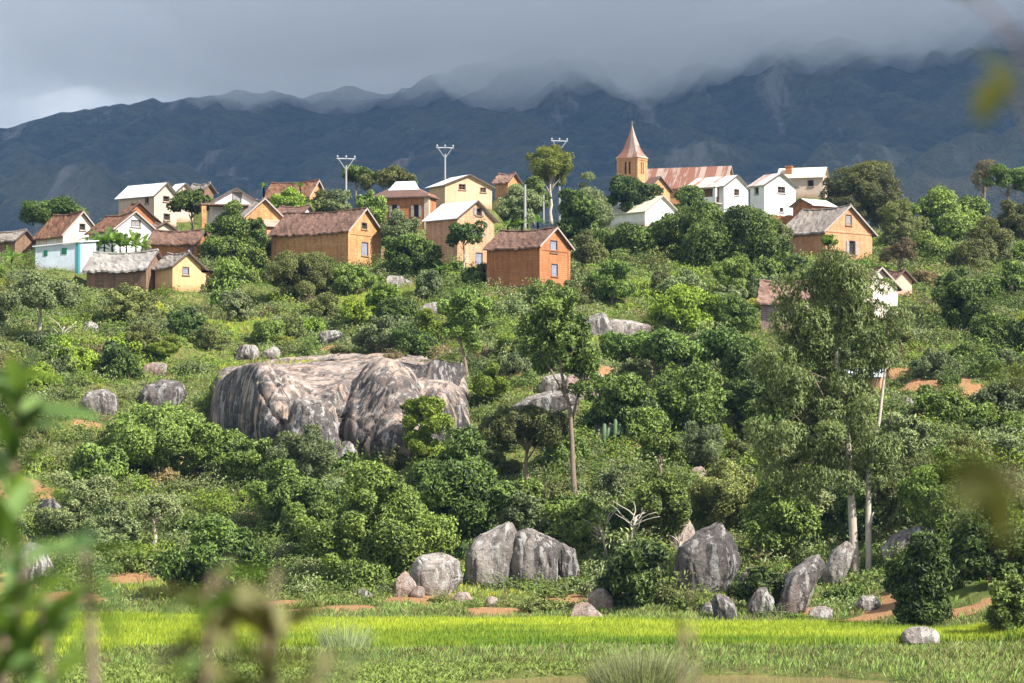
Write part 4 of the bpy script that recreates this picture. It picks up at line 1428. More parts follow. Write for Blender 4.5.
# ------------------------------------------------------------------ rocks
def rock_mat(name, base, dark=(0.045, 0.04, 0.038), pale=(0.50, 0.48, 0.44), rust=None, streak=0.5, lichen=0.5):
    m, nt, out = mat_new(name)
    t = NT(nt)
    vec = t.coords()
    n1 = t.noise(vec, 0.5, 6, 0.65, 0.6)
    n2 = t.noise(vec, 2.2, 6, 0.75)
    n3 = t.noise(vec, 9.0, 4, 0.8)
    st = t.noise(t.coords((1.1, 1.1, 0.13)), 1.0, 5, 0.6, 0.4)
    pinkish = [base[0] * 1.12, base[1] * .9, base[2] * .82]
    c = t.mix(t.maprange(n1, 0.40, 0.75), base, pinkish)
    c = t.mix(t.maprange(n2, 0.36, 0.66, 0.6, 0), c, [x * .45 for x in base])
    if rust: c = t.mix(t.maprange(t.noise(vec, .22, 4), 0.50, 0.60, 0, .7), c, rust)
    geo = t.n('ShaderNodeNewGeometry')
    sz = t.n('ShaderNodeSeparateXYZ'); t.l(geo.outputs['Normal'], sz.inputs[0])
    steep = t.maprange(sz.outputs[2], 0.93, 0.62)        # rain stains run down the steep faces
    c = t.mix(t.math('MULTIPLY', t.maprange(st, 0.45, 0.515, 0, min(.97, 0.93 * streak + .05)), steep), c, dark)
    c = t.mix(t.math('MULTIPLY', t.maprange(n1, 0.47, 0.53, 0, 0.85 * streak), t.maprange(n3, .3, .55, .45, 1)), c, [x * 1.9 for x in dark])
    wl_ = t.math('MULTIPLY', t.maprange(t.noise(t.coords((1.4, 1.4, 0.3)), 1.3, 5, .65), 0.55, 0.585, 0, min(1, lichen * 1.25)), t.maprange(n3, .25, .5))
    c = t.mix(wl_, c, pale)
    c = t.mix(t.maprange(t.noise(vec, 3.2, 5, .8), 0.58, 0.62, 0, lichen), c, [x * .9 for x in pale])
    ck = t.noise(t.coords((.55, .55, .8)), 0.8, 5, .55, 1.2)
    crack = t.math('MULTIPLY', t.maprange(t.math('ABSOLUTE', t.math('SUBTRACT', ck, .5)), 0.0, 0.007, 1, 0), t.maprange(n1, .44, .56))
    c = t.mix(t.math('MULTIPLY', crack, .8), c, [x * .5 for x in dark])
    h = t.math('ADD', t.math('ADD', t.math('MULTIPLY', n2, 1.0), t.math('MULTIPLY', n3, .5)), t.math('MULTIPLY', crack, -.5))
    t.l(t.bsdf(c, 0.9, t.bump(h, 0.9, 0.18), 0.2), out.inputs['Surface'])
    return m


M['rock'] = rock_mat('weathered_granite', (0.30, 0.262, 0.23), streak=.75, lichen=.5)
M['rock_dark'] = rock_mat('dark_stained_granite', (0.185, 0.158, 0.142), streak=.85, lichen=.38)
M['rock_pale'] = rock_mat('pale_granite', (0.40, 0.355, 0.31), streak=.5, lichen=.5)
M['rock_rust'] = rock_mat('streaked_granite', (0.43, 0.335, 0.27), rust=(0.40, 0.27, 0.19), streak=1.0, lichen=.42)
M['rock_pink'] = rock_mat('pinkish_granite', (0.42, 0.31, 0.25), streak=.25, lichen=.3)
_ICO = {}


def ico(n):
    if n not in _ICO:
        bm = bmesh.new()
        bmesh.ops.create_icosphere(bm, subdivisions=n, radius=1)
        _ICO[n] = (np.array([v.co for v in bm.verts]), np.array([[v.index for v in f.verts] for f in bm.faces]))
        bm.free()
    return _ICO[n]


def rock(x0, y0, x1, y1, label, mat='rock', seed=1, tilt=0.0, cuts=6, boxy=0.35, depth=0.8, sub=5, under=0.5, rough=0.10, base=None, push=0.0, cat='boulder', name='boulder', Y=None, group=None):
    """a boulder whose face fills the picture rectangle x0..x1, y0..y1, partly sunk in the slope"""
    P = hit((x0 + x1) / 2, base or y1) if Y is None else at((x0 + x1) / 2, y1, Y)
    s = F / P.y
    W, H = (x1 - x0) / s * 1.12, (y1 - y0) / s
    r = np.random.default_rng(seed * 13 + int(x0))
    v, f = ico(sub)
    v = v.copy()
    v = np.sign(v) * np.abs(v) ** (1 - boxy * 0.4)
    v /= np.abs(v).max(0)
    sd = int(seed * 7)
    for fr, am, vz in ((1.1, rough * 1.5, 1), (2.3, rough * .8, 1)):
        dn = fbm(v[:, 0] * fr + sd, v[:, 1] * fr, v[:, 2] * fr * vz, sd, 2) - .5
        v = v * (1 + dn * am * 2)[:, None]
    for k in range(cuts):                             # broken planes
        n = unit(r.normal(size=3) * np.array([1, 1, .75]))
        if k < 2: n = unit(np.array([r.uniform(-.5, .5), -1, r.uniform(.0, .8)]))
        d = r.uniform(.45, .78)
        ex = np.maximum(v @ n - d, 0)
        v = v - n * ex[:, None] * .985
    for fr, am, vz in ((3.2, rough * .55, .22), (7.0, rough * .32, .3), (5.0, rough * .3, 1), (12.0, rough * .22, 1)):
        dn = fbm(v[:, 0] * fr + sd, v[:, 1] * fr, v[:, 2] * fr * vz, sd, 2) - .5
        if vz < 1: dn = np.abs(dn) * 1.6 - .3
        v = v * (1 + dn * am * 2)[:, None]
    lo, hi = v.min(0), v.max(0)
    v = (v - (lo + hi) / 2) / (hi - lo) * 2
    D = max(W, H) * depth
    v = v * np.array([W / 2, D / 2, H / 2 * (1 + under)])
    if tilt:
        c, n = math.cos(R(tilt)), math.sin(R(tilt))
        x, z = v[:, 0].copy(), v[:, 2].copy()
        v[:, 0], v[:, 2] = x * c - z * n, x * n + z * c
        v[:, 0] *= (W / 2) / np.abs(v[:, 0]).max()
        v[:, 2] *= (H / 2 * (1 + under)) / np.abs(v[:, 2]).max()
    top = at((x0 + x1) / 2, y0, P.y + D * .25).z
    me = np_mesh('boulder', v, f, True)
    me.materials.append(M[mat])
    o = link(bpy.data.objects.new(name, me))
    o.location = (P.x, P.y + D * .32 + push, top - H / 2 * (1 + under))
    tag(o, label, cat, group)
    ROCKS.append((x0, y0, x1, y1, P.y))
    return o


ROCKS = []


def broken_rock(outline, label, mat='rock', seed=1, depth=.7, under=.5, name='boulder', cat='boulder', push=0.0):
    """an angular boulder: convex block through a facing outline, with real depth, worn edges and a rough skin"""
    c0 = (min(p[0] for p in outline) + max(p[0] for p in outline)) / 2
    outline = [(c0 + (x - c0) * 1.14, y) for x, y in outline]
    xs_, ys_ = [p[0] for p in outline], [p[1] for p in outline]
    x0, x1, y0, y1 = min(xs_), max(xs_), min(ys_), max(ys_)
    cx = (x0 + x1) / 2
    P = hit(cx, y1)
    s = F / P.y
    r = np.random.default_rng(seed)
    D = max(x1 - x0, (y1 - y0) * .8) / s * depth
    W, H = (x1 - x0) / s, (y1 - y0) / s
    O = Vector((P.x, P.y + D * .45 + push, at(cx, y1, P.y).z))
    my = (y0 + y1) / 2
    bm = bmesh.new()
    for (dy, k, lift) in ((-.5, .62, -.06), (-.22, .92, 0), (.06, 1.0, 0), (.35, .86, .06), (.55, .6, .05)):
        for (x, y) in outline:
            v = at(x, y, O.y) - O
            c = at(cx, my, O.y) - O
            q = c + (v - c) * (k * r.uniform(.93, 1.05))
            bm.verts.new((q.x, D * (dy + r.uniform(-.06, .06)), q.z + lift * H - (under if y > my + (y1 - my) * .5 else 0)))
    h = bmesh.ops.convex_hull(bm, input=bm.verts)
    bmesh.ops.delete(bm, geom=[g for g in bm.verts if not g.link_faces], context='VERTS')
    bmesh.ops.dissolve_limit(bm, angle_limit=R(14), verts=bm.verts, edges=bm.edges)
    bmesh.ops.bevel(bm, geom=list(bm.edges), offset=min(W, H) * .05, segments=2, affect='EDGES', clamp_overlap=True)
    bmesh.ops.triangulate(bm, faces=bm.faces)
    L = min(W, H) * .09
    for _ in range(5):
        e = [e for e in bm.edges if e.calc_length() > L]
        if not e: break
        bmesh.ops.subdivide_edges(bm, edges=e, cuts=1)
        bmesh.ops.triangulate(bm, faces=bm.faces)
    bmesh.ops.recalc_face_normals(bm, faces=bm.faces)
    me = bpy.data.meshes.new('boulder')
    bm.to_mesh(me); bm.free()
    n = len(me.vertices)
    co = np.empty(n * 3, np.float32); me.vertices.foreach_get('co', co); co = co.reshape(-1, 3)
    nn = np.empty(n * 3, np.float32); me.vertices.foreach_get('normal', nn); nn = nn.reshape(-1, 3)
    f = 1 / min(W, H)
    d = (fbm(co[:, 0] * f * 2 + seed, co[:, 1] * f * 2, co[:, 2] * f * 2, seed, 4) - .5) * .16 + (np.abs(fbm(co[:, 0] * f * 5, co[:, 1] * f * 5, co[:, 2] * f * 1.2, seed + 3, 3) - .5) - .12) * -.12 + (fbm(co[:, 0] * f * 14, co[:, 1] * f * 14, co[:, 2] * f * 9, seed + 5, 3) - .5) * .05
    co = co + nn * (d * min(W, H))[:, None]
    me.vertices.foreach_set('co', co.astype(np.float32).ravel())
    me.polygons.foreach_set('use_smooth', np.ones(len(me.polygons), bool))
    me.update()
    me.materials.append(M[mat])
    o = link(bpy.data.objects.new(name, me)); o.location = O
    tag(o, label, cat)
    ROCKS.append((x0, y0, x1, y1, P.y))
    return o


OUT_PX = [206, 212, 220, 232, 246, 260, 275, 290, 310, 328, 340, 352, 370, 390, 408, 424, 438, 448, 460, 470, 476]
OUT_BOT = [418, 428, 436, 448, 458, 464, 467, 462, 456, 456, 455, 456, 460, 466, 468, 466, 460, 452, 440, 430, 420]
OUT_LIP = [404, 392, 383, 380, 380, 381, 383, 385, 386, 385, 388, 382, 377, 377, 380, 386, 394, 392, 397, 402, 408]
OUT_BACK = [392, 378, 371, 367, 365, 363, 361, 359, 357, 356, 356, 355, 354, 355, 356, 358, 360, 361, 365, 372, 384]


def big_outcrop():
    """one broad slab of bedrock: gently tilted top, then a steep stained front face"""
    us = np.linspace(206, 476, 150)
    bot, lip, back = (np.interp(us, OUT_PX, q) for q in (OUT_BOT, OUT_LIP, OUT_BACK))
    sm = lambda q: np.convolve(np.pad(q, 4, 'edge'), np.ones(9) / 9, 'valid')
    bot, lip, back = sm(bot), sm(lip), sm(back)
    y0 = sm(sm(np.array([hit(u, b).y for u, b in zip(us, bot)])))
    y2 = sm(sm(np.array([hit(u, b + 2).y for u, b in zip(us, back)])))
    mid = us[len(us) // 2]
    bulge = 2.2 * np.exp(-((us - 270) / 45) ** 2) + 2.6 * np.exp(-((us - 390) / 34) ** 2) - 2.4 * np.exp(-((us - 341) / 9) ** 2) - 1.2 * np.exp(-((us - 436) / 6) ** 2)
    rt = ss(335, 360, us) * ss(445, 425, us)
    off = 4.2 + 5.0 * rt
    pw = 3.0 - 1.5 * rt
    rows = []
    NF, NT_ = 44, 48
    for j in range(NF + NT_ + 1):
        if j <= NF:
            t = j / NF
            py = bot + (lip - bot) * t
            Y = y0 - bulge * math.sin(math.pi * min(1, t * .8 + .2)) ** .7 + off * t ** pw + 1.3 * (1 - t) ** 2
        else:
            t = (j - NF) / NT_
            py = lip + (back - lip) * (t ** .9)
            Y = (y0 + off) + (y2 - y0 - off) * t
        rows.append([at(u, p, y) for u, p, y in zip(us, py, Y)])
    co = np.array([[list(v) for v in r_] for r_ in rows])
    x, y, z = co[..., 0], co[..., 1], co[..., 2]
    w = np.clip(np.minimum(np.linspace(0, 1, 150) * 14, np.linspace(1, 0, 150) * 14), 0, 1)[None, :]
    flute = np.abs(fbm(x * 1.3, y * .3, z * .16, 3, 4) - .5) * 2
    lump = fbm(x * .2, y * .2, z * .2, 8, 3) - .5
    fine = fbm(x * 1.3, y * 1.3, z * 1.1, 15, 4) - .5
    ledge = np.abs(fbm(x * .22 + z * .25, y * .16, z * .1, 31, 3) - .5)
    crack = np.exp(-(ledge / .012) ** 2)
    fw = ss(NF + 6, NF - 16, np.arange(NF + NT_ + 1))[:, None]
    ledge2 = np.abs(fbm(x * .3 - z * .2, y * .22 + x * .1, 0, 61, 3) - .5)
    crack = np.maximum(crack, np.exp(-(ledge2 / .010) ** 2))
    co[..., 1] -= ((flute - .3) * .35 + lump * 1.5 + fine * .55 - crack * .45) * fw * w
    co[..., 2] += (lump * 1.0 + fine * .3 - crack * .4) * (1 - fw) * w
    uu = us[None, :]
    tt = np.clip((np.arange(NF + NT_ + 1) - NF * .55) / (NT_ * .7), 0, 1)[:, None]
    hump = np.sin(np.pi * np.clip(tt * .9 + .08, 0, 1))
    dome = 1.5 * np.exp(-((uu - 262) / 38) ** 2) + 1.7 * np.exp(-((uu - 385) / 34) ** 2) - .9 * np.exp(-((uu - 337 - 26 * tt) / 8) ** 2) - .5 * np.exp(-((uu - 300 + 40 * tt) / 4) ** 2) - .6 * np.exp(-((uu - 428 + 14 * tt) / 5) ** 2) - .4 * np.exp(-((uu - 372 - 50 * tt) / 3) ** 2)
    co[..., 2] += dome * hump
    sk = co[-1].copy(); sk[:, 2] -= 4; sk[:, 1] += 1.5
    bt = co[0].copy(); bt[:, 2] -= 3.5; bt[:, 1] += 1.0
    co = np.concatenate([bt[None], co, sk[None]])
    # taper the ends into the slope
    ny, nx = co.shape[:2]
    e = 1 - np.clip(np.minimum(np.arange(nx), nx - 1 - np.arange(nx)) / 7, 0, 1)
    co[..., 2] -= (e ** 2 * 3.2)[None, :]
    i = np.arange(nx * ny).reshape(ny, nx)
    q = np.stack([i[:-1, :-1], i[:-1, 1:], i[1:, 1:], i[1:, :-1]], -1).reshape(-1, 4)
    # underside, so that it is a closed body
    rim = np.concatenate([i[0], i[1:, -1], i[-1, -2::-1], i[-2:0:-1, 0]])
    P0 = Vector(co.reshape(-1, 3).mean(0))
    me = np_mesh('rock_outcrop', co.reshape(-1, 3) - np.array(P0), q, True)
    bm = bmesh.new(); bm.from_mesh(me); bm.verts.ensure_lookup_table()
    bvs = list(bm.verts)
    cen = bm.verts.new(Vector((0, 0, -9)))
    for a, b in zip(rim, np.roll(rim, -1)): bm.faces.new((bvs[int(b)], bvs[int(a)], cen))
    bmesh.ops.recalc_face_normals(bm, faces=bm.faces)
    bm.to_mesh(me); bm.free()
    me.materials.append(M['rock_rust'])
    o = link(bpy.data.objects.new('rock_outcrop', me)); o.location = P0
    tag(o, 'huge streaked rock outcrop with a flat cracked top, the widest rock on the hill', 'rock outcrop')
    ROCKS.append((212, 357, 470, 462, float(y0.mean())))

# ------------------------------------------------------------------ what stands on the hill
def place_rocks():
    big = 'rock outcrop'
    big_outcrop()
    broken_rock([(283, 468), (285, 425), (301, 394), (322, 404), (336, 430), (339, 470)], 'upright grey rock leaning against the front of the streaked outcrop', 'rock', 1, depth=.5, push=-1.6)
    rock(404, 359, 462, 402, 'dark grey boulder at the top right of the big rock outcrop', 'rock_dark', 15, cuts=7, depth=.6, base=405)
    rock(444, 405, 472, 440, 'small upright pinkish grey boulder right of the bright leafy tree', 'rock', 18, cuts=4, boxy=.3)
    rock(327, 440, 356, 470, 'small pale boulder in the bushes below the big rock outcrop', 'rock_pale', 19, cuts=5)
    rock(548, 392, 576, 413, 'low rounded slab at the foot of the slender tree, left side', 'rock_pale', 22, boxy=.6, cuts=4)
    broken_rock([(513, 408), (530, 396), (552, 390), (574, 391), (577, 402), (560, 412), (530, 415)], 'pale striped rock slab sloping down left of the slender tree', 'rock', 12)
    broken_rock([(539, 388), (544, 376), (562, 373), (568, 380), (566, 394), (545, 394)], 'blocky white topped boulder perched behind the slender tree', 'rock_pale', 13)
    rock(566, 366, 612, 402, 'flat pinkish rock face behind the slender tree', 'rock_pink', 27, boxy=.8, cuts=4)
    rock(584, 312, 612, 334, 'brown edged slab above the slender tree, left of the whitish slab', 'rock', 29, boxy=.6, cuts=5)
    broken_rock([(602, 330), (612, 319), (630, 319), (648, 326), (646, 336), (615, 337)], 'long whitish rock slab above and right of the slender tree', 'rock_pale', 14)
    broken_rock([(136, 402), (146, 385), (164, 378), (181, 381), (184, 396), (175, 411), (146, 413)], 'round dark boulder left of the big rock outcrop', 'rock_dark', 15)
    broken_rock([(80, 404), (88, 391), (104, 388), (116, 398), (115, 414), (86, 416)], 'greyish boulder sunk in shrubs, well left of the round dark boulder', 'rock', 16)
    rock(144, 362, 166, 376, 'small reddish brown boulder above the round dark boulder', 'rock_pink', 36)
    rock(234, 344, 258, 360, 'small jagged grey rock above the left end of the big outcrop', 'rock', 37, cuts=8)
    rock(262, 346, 280, 359, 'small white streaked rock beside the small jagged grey rock', 'rock_pale', 38, cuts=7)
    rock(318, 330, 342, 344, 'small bluish grey rock by the orange bank above the outcrop', 'rock', 39)
    rock(80, 321, 97, 330, 'small smooth pale rock among the shrubs at far left', 'rock_pale', 40)
    rock(420, 302, 446, 315, 'pale flat rock just left of the tree below the tall brick house', 'rock_pale', 42, boxy=.6)
    rock(388, 275, 413, 287, 'pale rock in the grass below the tall brick house', 'rock_pale', 43, boxy=.5)
    broken_rock([(10, 576), (15, 553), (27, 543), (40, 546), (49, 565), (51, 580), (30, 584), (12, 582)], 'upright lichen covered boulder at lower left on orange soil', 'rock', 2)
    rock(34, 498, 62, 530, 'dark rock under the grey bush at lower left', 'rock_dark', 46)
    broken_rock([(411, 566), (419, 554), (440, 551), (456, 561), (460, 578), (451, 592), (430, 596), (417, 590)], 'round pale boulder at the foot of the hill, left of the two tilted boulders', 'rock_pale', 3)
    rock(394, 571, 416, 597, 'brown boulder half behind the round pale boulder', 'rock_pink', 48, boxy=.4)
    rock(411, 586, 424, 598, 'small wedge shaped stone in front of the round pale boulder', 'rock_pink', 49, cuts=7, sub=4)
    rock(357, 589, 374, 600, 'small grey stone on the orange bank left of the boulders', 'rock', 50, sub=4)
    broken_rock([(465, 576), (469, 549), (483, 534), (509, 521), (518, 543), (513, 568), (505, 587), (478, 589)], 'large tilted boulder with a brown top, left of the striped one', 'rock_pale', 4)
    broken_rock([(513, 562), (518, 530), (530, 526), (552, 540), (558, 545), (557, 570), (553, 588), (530, 589), (515, 582)], 'large block boulder with vertical dark stripes', 'rock', 5)
    broken_rock([(556, 549), (562, 542), (574, 547), (579, 570), (572, 585), (560, 582)], 'narrow striped boulder pressed against the large striped block', 'rock_dark', 6)
    broken_rock([(679, 576), (683, 550), (699, 530), (721, 518), (727, 528), (736, 550), (738, 570), (722, 583), (705, 595), (689, 597)], 'big dark slanting rock face right of the dead branches', 'rock_dark', 7)
    rock(670, 515, 696, 556, 'pinkish bare rock at the upper left of the big dark rock face', 'rock_pink', 58)
    broken_rock([(586, 606), (590, 592), (602, 587), (612, 598), (610, 610), (594, 612)], 'low angular brownish rock among weeds behind the middle of the rice', 'rock_pink', 21)
    broken_rock([(736, 596), (742, 574), (752, 566), (760, 580), (756, 598)], 'dark rock in the shrubs right beside the big dark rock face', 'rock_dark', 22)
    broken_rock([(700, 612), (706, 603), (716, 602), (720, 612), (712, 617)], 'small grey stone touching the small dark pointed rock', 'rock', 23)
    broken_rock([(452, 600), (458, 592), (468, 592), (472, 600), (462, 605)], 'small brown stone right of the round pale boulder', 'rock_pink', 24)
    broken_rock([(856, 606), (862, 596), (874, 595), (880, 604), (868, 611)], 'small pale stone on the bank below the pale trunks', 'rock_pale', 25)
    rock(713, 593, 736, 621, 'small dark pointed rock below the big dark rock face', 'rock_dark', 59, cuts=7)
    broken_rock([(748, 606), (756, 592), (764, 587), (772, 600), (769, 616), (755, 618)], 'rounded grey boulder between the big dark rock face and the pale trunks', 'rock', 8)
    broken_rock([(776, 601), (783, 582), (798, 568), (816, 555), (822, 565), (813, 588), (804, 606), (790, 614), (778, 611)], 'large leaning boulder just left of the pale trunks', 'rock', 9)
    broken_rock([(823, 573), (831, 556), (846, 541), (855, 548), (851, 570), (840, 587), (827, 585)], 'pale leaning boulder touching the pale trunks', 'rock_pale', 10)
    broken_rock([(884, 549), (895, 535), (915, 526), (931, 528), (921, 541), (905, 555), (888, 560)], 'slanting pinkish grey rock right of the pale trunks', 'rock', 11)
    rock(904, 626, 939, 649, 'rounded whitish boulder lying in the grass at lower right', 'rock_pale', 65, boxy=.3, cuts=3, rough=.05, under=.15)
    rock(1000, 600, 1018, 637, 'pale boulder at the lower right edge under a bush', 'rock_pale', 66)
    rock(810, 606, 832, 622, 'flat pale stone at the back edge of the rice field on the right', 'rock_pale', 67, boxy=.6)
    rock(570, 602, 606, 622, 'low brown rock behind the middle of the rice field', 'rock_pink', 69, boxy=.5)
    rock(484, 596, 497, 607, 'small reddish stone in the weeds below the tilted boulders', 'rock_pink', 70, sub=4)
    rock(195, 594, 222, 612, 'grey slab in the shade of the dark tree at the field edge', 'rock', 71)
    rock(210, 556, 246, 575, 'low brown rock under the dark tree at lower left', 'rock_pink', 72)
    rock(902, 397, 920, 409, 'small pale rock on the grassy slope at right', 'rock_pale', 73)
    rock(594, 421, 612, 436, 'pale rock behind the slender trunk in the middle', 'rock_pale', 74)
    rock(690, 466, 706, 484, 'small brown rock in the dry shrubs at centre right', 'rock_pink', 75, sub=4)


def shrubs_at_rocks():
    for px, py, w, h, kind, lab in ((497, 592, 26, 16, 'grey', 'low grey green shrub at the foot of the large tilted boulder'), (545, 597, 30, 15, 'mid', 'low leafy shrub at the foot of the large striped block'), (579, 592, 26, 24, 'mango', 'dark shrub beside the narrow striped boulder'),
                                    (440, 602, 22, 10, 'olive', 'low olive shrub before the round pale boulder'), (604, 596, 34, 30, 'grey', 'grey shrub above the low brown rock'), (690, 612, 34, 24, 'mid', 'leafy shrub hiding the foot of the big dark rock face'),
                                    (748, 604, 30, 34, 'mango', 'dark upright shrub right of the big dark rock face'), (728, 566, 30, 26, 'mid', 'leafy shrub growing on the upper right of the big dark rock face'), (800, 622, 20, 14, 'bright', 'bright low shrub before the large leaning boulder'), (816, 570, 34, 30, 'mid', 'leafy shrub over the top of the large leaning boulder'),
                                    (846, 600, 34, 22, 'mango', 'dark shrub at the foot of the pale leaning boulder'), (470, 556, 24, 24, 'mango', 'dark shrub between the round boulder and the tilted one'), (900, 566, 26, 20, 'mid', 'leafy shrub under the slanting pinkish grey rock'), (545, 612, 44, 18, 'olive', 'olive weedy shrub on the bank behind the middle of the rice'), (620, 606, 44, 22, 'grey', 'grey weedy shrub at the back of the rice field'),
                                    (672, 606, 40, 30, 'olive', 'olive shrub left of the big dark rock face foot'), (770, 618, 26, 12, 'grey', 'small grey shrub by the rounded grey boulder'), (215, 410, 26, 30, 'mid', 'leafy shrub hugging the left end of the streaked outcrop'), (330, 470, 40, 26, 'mid', 'leafy shrub in the cleft of the streaked outcrop'), (398, 470, 34, 22, 'olive', 'olive shrub under the right face of the streaked outcrop'),
                                    (340, 366, 20, 8, 'olive', 'tiny olive shrub growing on top of the streaked outcrop'), (392, 372, 16, 8, 'dry', 'tiny dry shrub in a crack on top of the streaked outcrop')):
        P = hit(px, py); s = F / P.y
        if 'outcrop' in lab and 'top' in lab: P = P + Vector((0, 0, 1.2))
        shrub(px, py, w * 1.5 / s, h * 1.4 / s, kind, lab, P=P, v=px % 3)


def place_trees():
    T = tree
    # the village
    T(54, 240, 66, 197, 'mango', 'dark mango tree behind the brown roofed house at far left', depth=.8, Y=345)
    T(192, 236, 46, 190, 'mango', 'dark round tree in front of the tall grey and cream house', Y=338)
    T(228, 284, 52, 207, 'mid', 'dense green tree covering the porch of the white front gabled house', trunk=.1, Y=318)
    T(254, 272, 26, 209, 'mango', 'narrow dark tree against the narrow ochre gable', trunk=.15, Y=319)
    T(228, 302, 34, 256, 'mid', 'bushy tree between the yellow cottage and the long ochre house', trunk=.1)
    T(250, 302, 36, 248, 'mid', 'leafy tree touching the left end of the long ochre house', trunk=.1, Y=300)
    T(288, 222, 40, 190, 'bright', 'fresh green tree before the broad brown roof on the skyline', trunk=.1, Y=341)
    T(318, 222, 42, 188, 'olive', 'loose yellow green tree between the broad brown roof and the first utility pole', trunk=.12, Y=343)
    T(338, 228, 32, 186, 'grey', 'grey green shrubby tree at the foot of the first utility pole', trunk=.12, Y=338)
    T(356, 200, 34, 164, 'mango', 'dark rounded tree crown right behind the first utility pole', Y=366)
    T(392, 206, 50, 165, 'olive', 'rounded olive tree crown behind the hipped roof house', Y=362)
    T(372, 232, 34, 190, 'mid', 'green tree at the left corner of the hipped roof house', trunk=.12, Y=332)
    T(398, 262, 40, 212, 'grey', 'grey tree with bare stems in front of the hipped roof house', trunk=.25, Y=318)
    T(408, 278, 44, 228, 'mid', 'leafy tree left of the tall brick house', trunk=.12, Y=305)
    T(426, 282, 34, 238, 'mango', 'dark green tree at the left foot of the tall brick house', trunk=.15, Y=299)
    T(464, 274, 36, 219, 'mango', 'thin small tree with a bare forked trunk before the tall brick house', trunk=.42, trunk_r=.11, dense=.5, lobes=40, Y=297, bark='bark_pale')
    T(551, 220, 58, 138, 'pine', 'flat topped tree with pale stems towering over the village', trunk=.18, dense=.9, bark='bark_pale', Y=392, trunk_r=.24)
    T(518, 232, 40, 172, 'grey', 'grey green tree left of the flat topped tree', trunk=.15, Y=378)
    T(534, 222, 34, 178, 'mid', 'green tree under the flat topped crown, left side', trunk=.1, Y=382)
    T(578, 262, 44, 186, 'mango', 'dark tree right behind the orange brick house', trunk=.15, Y=330)
    T(588, 240, 44, 176, 'grey', 'greyish tree left of the low white house below the church', trunk=.12, Y=376)
    T(628, 214, 50, 174, 'mango', 'dark tree in front of the church tower foot', trunk=.1, Y=396)
    T(590, 290, 44, 232, 'olive', 'loose olive tree at the right corner of the orange brick house', trunk=.15, Y=300)
    T(690, 222, 40, 186, 'mango', 'dark tree between the church porch and the veranda house', trunk=.1, Y=398)
    T(662, 244, 34, 222, 'mid', 'green tree before the low white house, right side', trunk=.1, Y=372)
    T(640, 292, 84, 224, 'mango', 'wide dark tree on the left of the largest dark tree', trunk=.12, Y=312)
    T(612, 304, 50, 262, 'mid', 'leafy tree below the wide dark tree, near the orange brick house', trunk=.08)
    T(682, 306, 46, 268, 'grey', 'grey green tree right above the bright round mango tree', trunk=.1)
    T(738, 300, 50, 254, 'mid', 'green tree between the largest dark tree and the mauve walled hut', trunk=.1)
    T(712, 292, 136, 207, 'mango', 'largest spreading dark tree below the white houses', trunk=.14, Y=308, trunk_r=.4)
    T(768, 286, 62, 214, 'olive', 'spreading olive tree left of the grey roofed brick house', trunk=.2, Y=313)
    T(828, 262, 15, 233, 'bright', 'small lollipop shaped tree trimmed round before the grey roofed brick house', trunk=.4, trunk_r=.12, Y=278, leafscale=.8)
    T(864, 240, 92, 164, 'olive', 'big rounded olive tree right of the long cream house', trunk=.15, Y=398)
    T(905, 262, 50, 204, 'olive', 'brownish olive tree right of the grey roofed brick house', trunk=.15, Y=336)
    T(900, 288, 34, 236, 'dry', 'half bare brownish tree above the pink hut', trunk=.3, Y=305)
    T(952, 262, 100, 188, 'mid', 'wide green tree mass on the right skyline', trunk=.15, Y=345)
    T(1008, 214, 54, 160, 'pine', 'dark flat crowned tree at the right edge of the skyline', trunk=.2, Y=372, mat='mango')
    T(984, 226, 26, 150, 'dry', 'thin sparse brownish tree sticking up at the right skyline', trunk=.25, dense=.55, Y=378)
    T(1016, 272, 70, 200, 'olive', 'olive tree crown under the dark flat crowned tree at right edge', trunk=.15, Y=340)
    T(932, 292, 62, 226, 'mid', 'green tree right behind the pink hut', trunk=.15, Y=318)
    T(982, 304, 74, 226, 'olive', 'broad yellowish olive tree at right, below the wide tree mass', trunk=.15, Y=312)
    T(1014, 340, 60, 262, 'mango', 'dark glossy tree at the right edge of the middle slope', trunk=.12, Y=290)
    T(960, 335, 60, 272, 'mid', 'leafy green tree right of the pale trunked tree top', trunk=.15)
    # middle slope
    T(688, 334, 70, 281, 'bright', 'bright round mango tree with light green top in the middle right slope', trunk=.12)
    T(734, 340, 44, 292, 'mid', 'fresh green tree touching the mauve walled hut', trunk=.1)
    T(654, 394, 96, 326, 'mango', 'broad dark mango tree right of the slender tree', trunk=.2)
    T(722, 392, 82, 330, 'mango', 'dark mango tree in the row, nearest to the pale trunked tree', trunk=.2)
    T(622, 436, 66, 372, 'mango', 'dark rounded tree just right of the slender trunk', trunk=.12)
    T(694, 440, 102, 372, 'mango', 'wide dark tree below the row of mango trees', trunk=.12)
    T(748, 430, 70, 352, 'mango', 'very dark tree against the left side of the pale trunked tree crown', trunk=.12)
    T(385, 312, 40, 281, 'bright', 'ball shaped bright green bush below the long ochre house', cat='bush', name='bush', trunk=.05)
    T(377, 356, 46, 314, 'grey', 'grey green rounded bush just above the big rock outcrop', cat='bush', name='bush', trunk=.05)
    T(428, 346, 34, 309, 'bright', 'bright green bush left of the narrow tree with slanting trunk', cat='bush', name='bush', trunk=.05)
    T(490, 404, 36, 368, 'bright', 'bright green round bush left of the pale striped slab', cat='bush', name='bush', trunk=.05)
    T(424, 466, 46, 392, 'bright', 'bright leafy tree growing in front of the big rock outcrop', trunk=.1)
    T(454, 546, 118, 436, 'mango', 'large dense mango tree above the round pale boulder', trunk=.12)
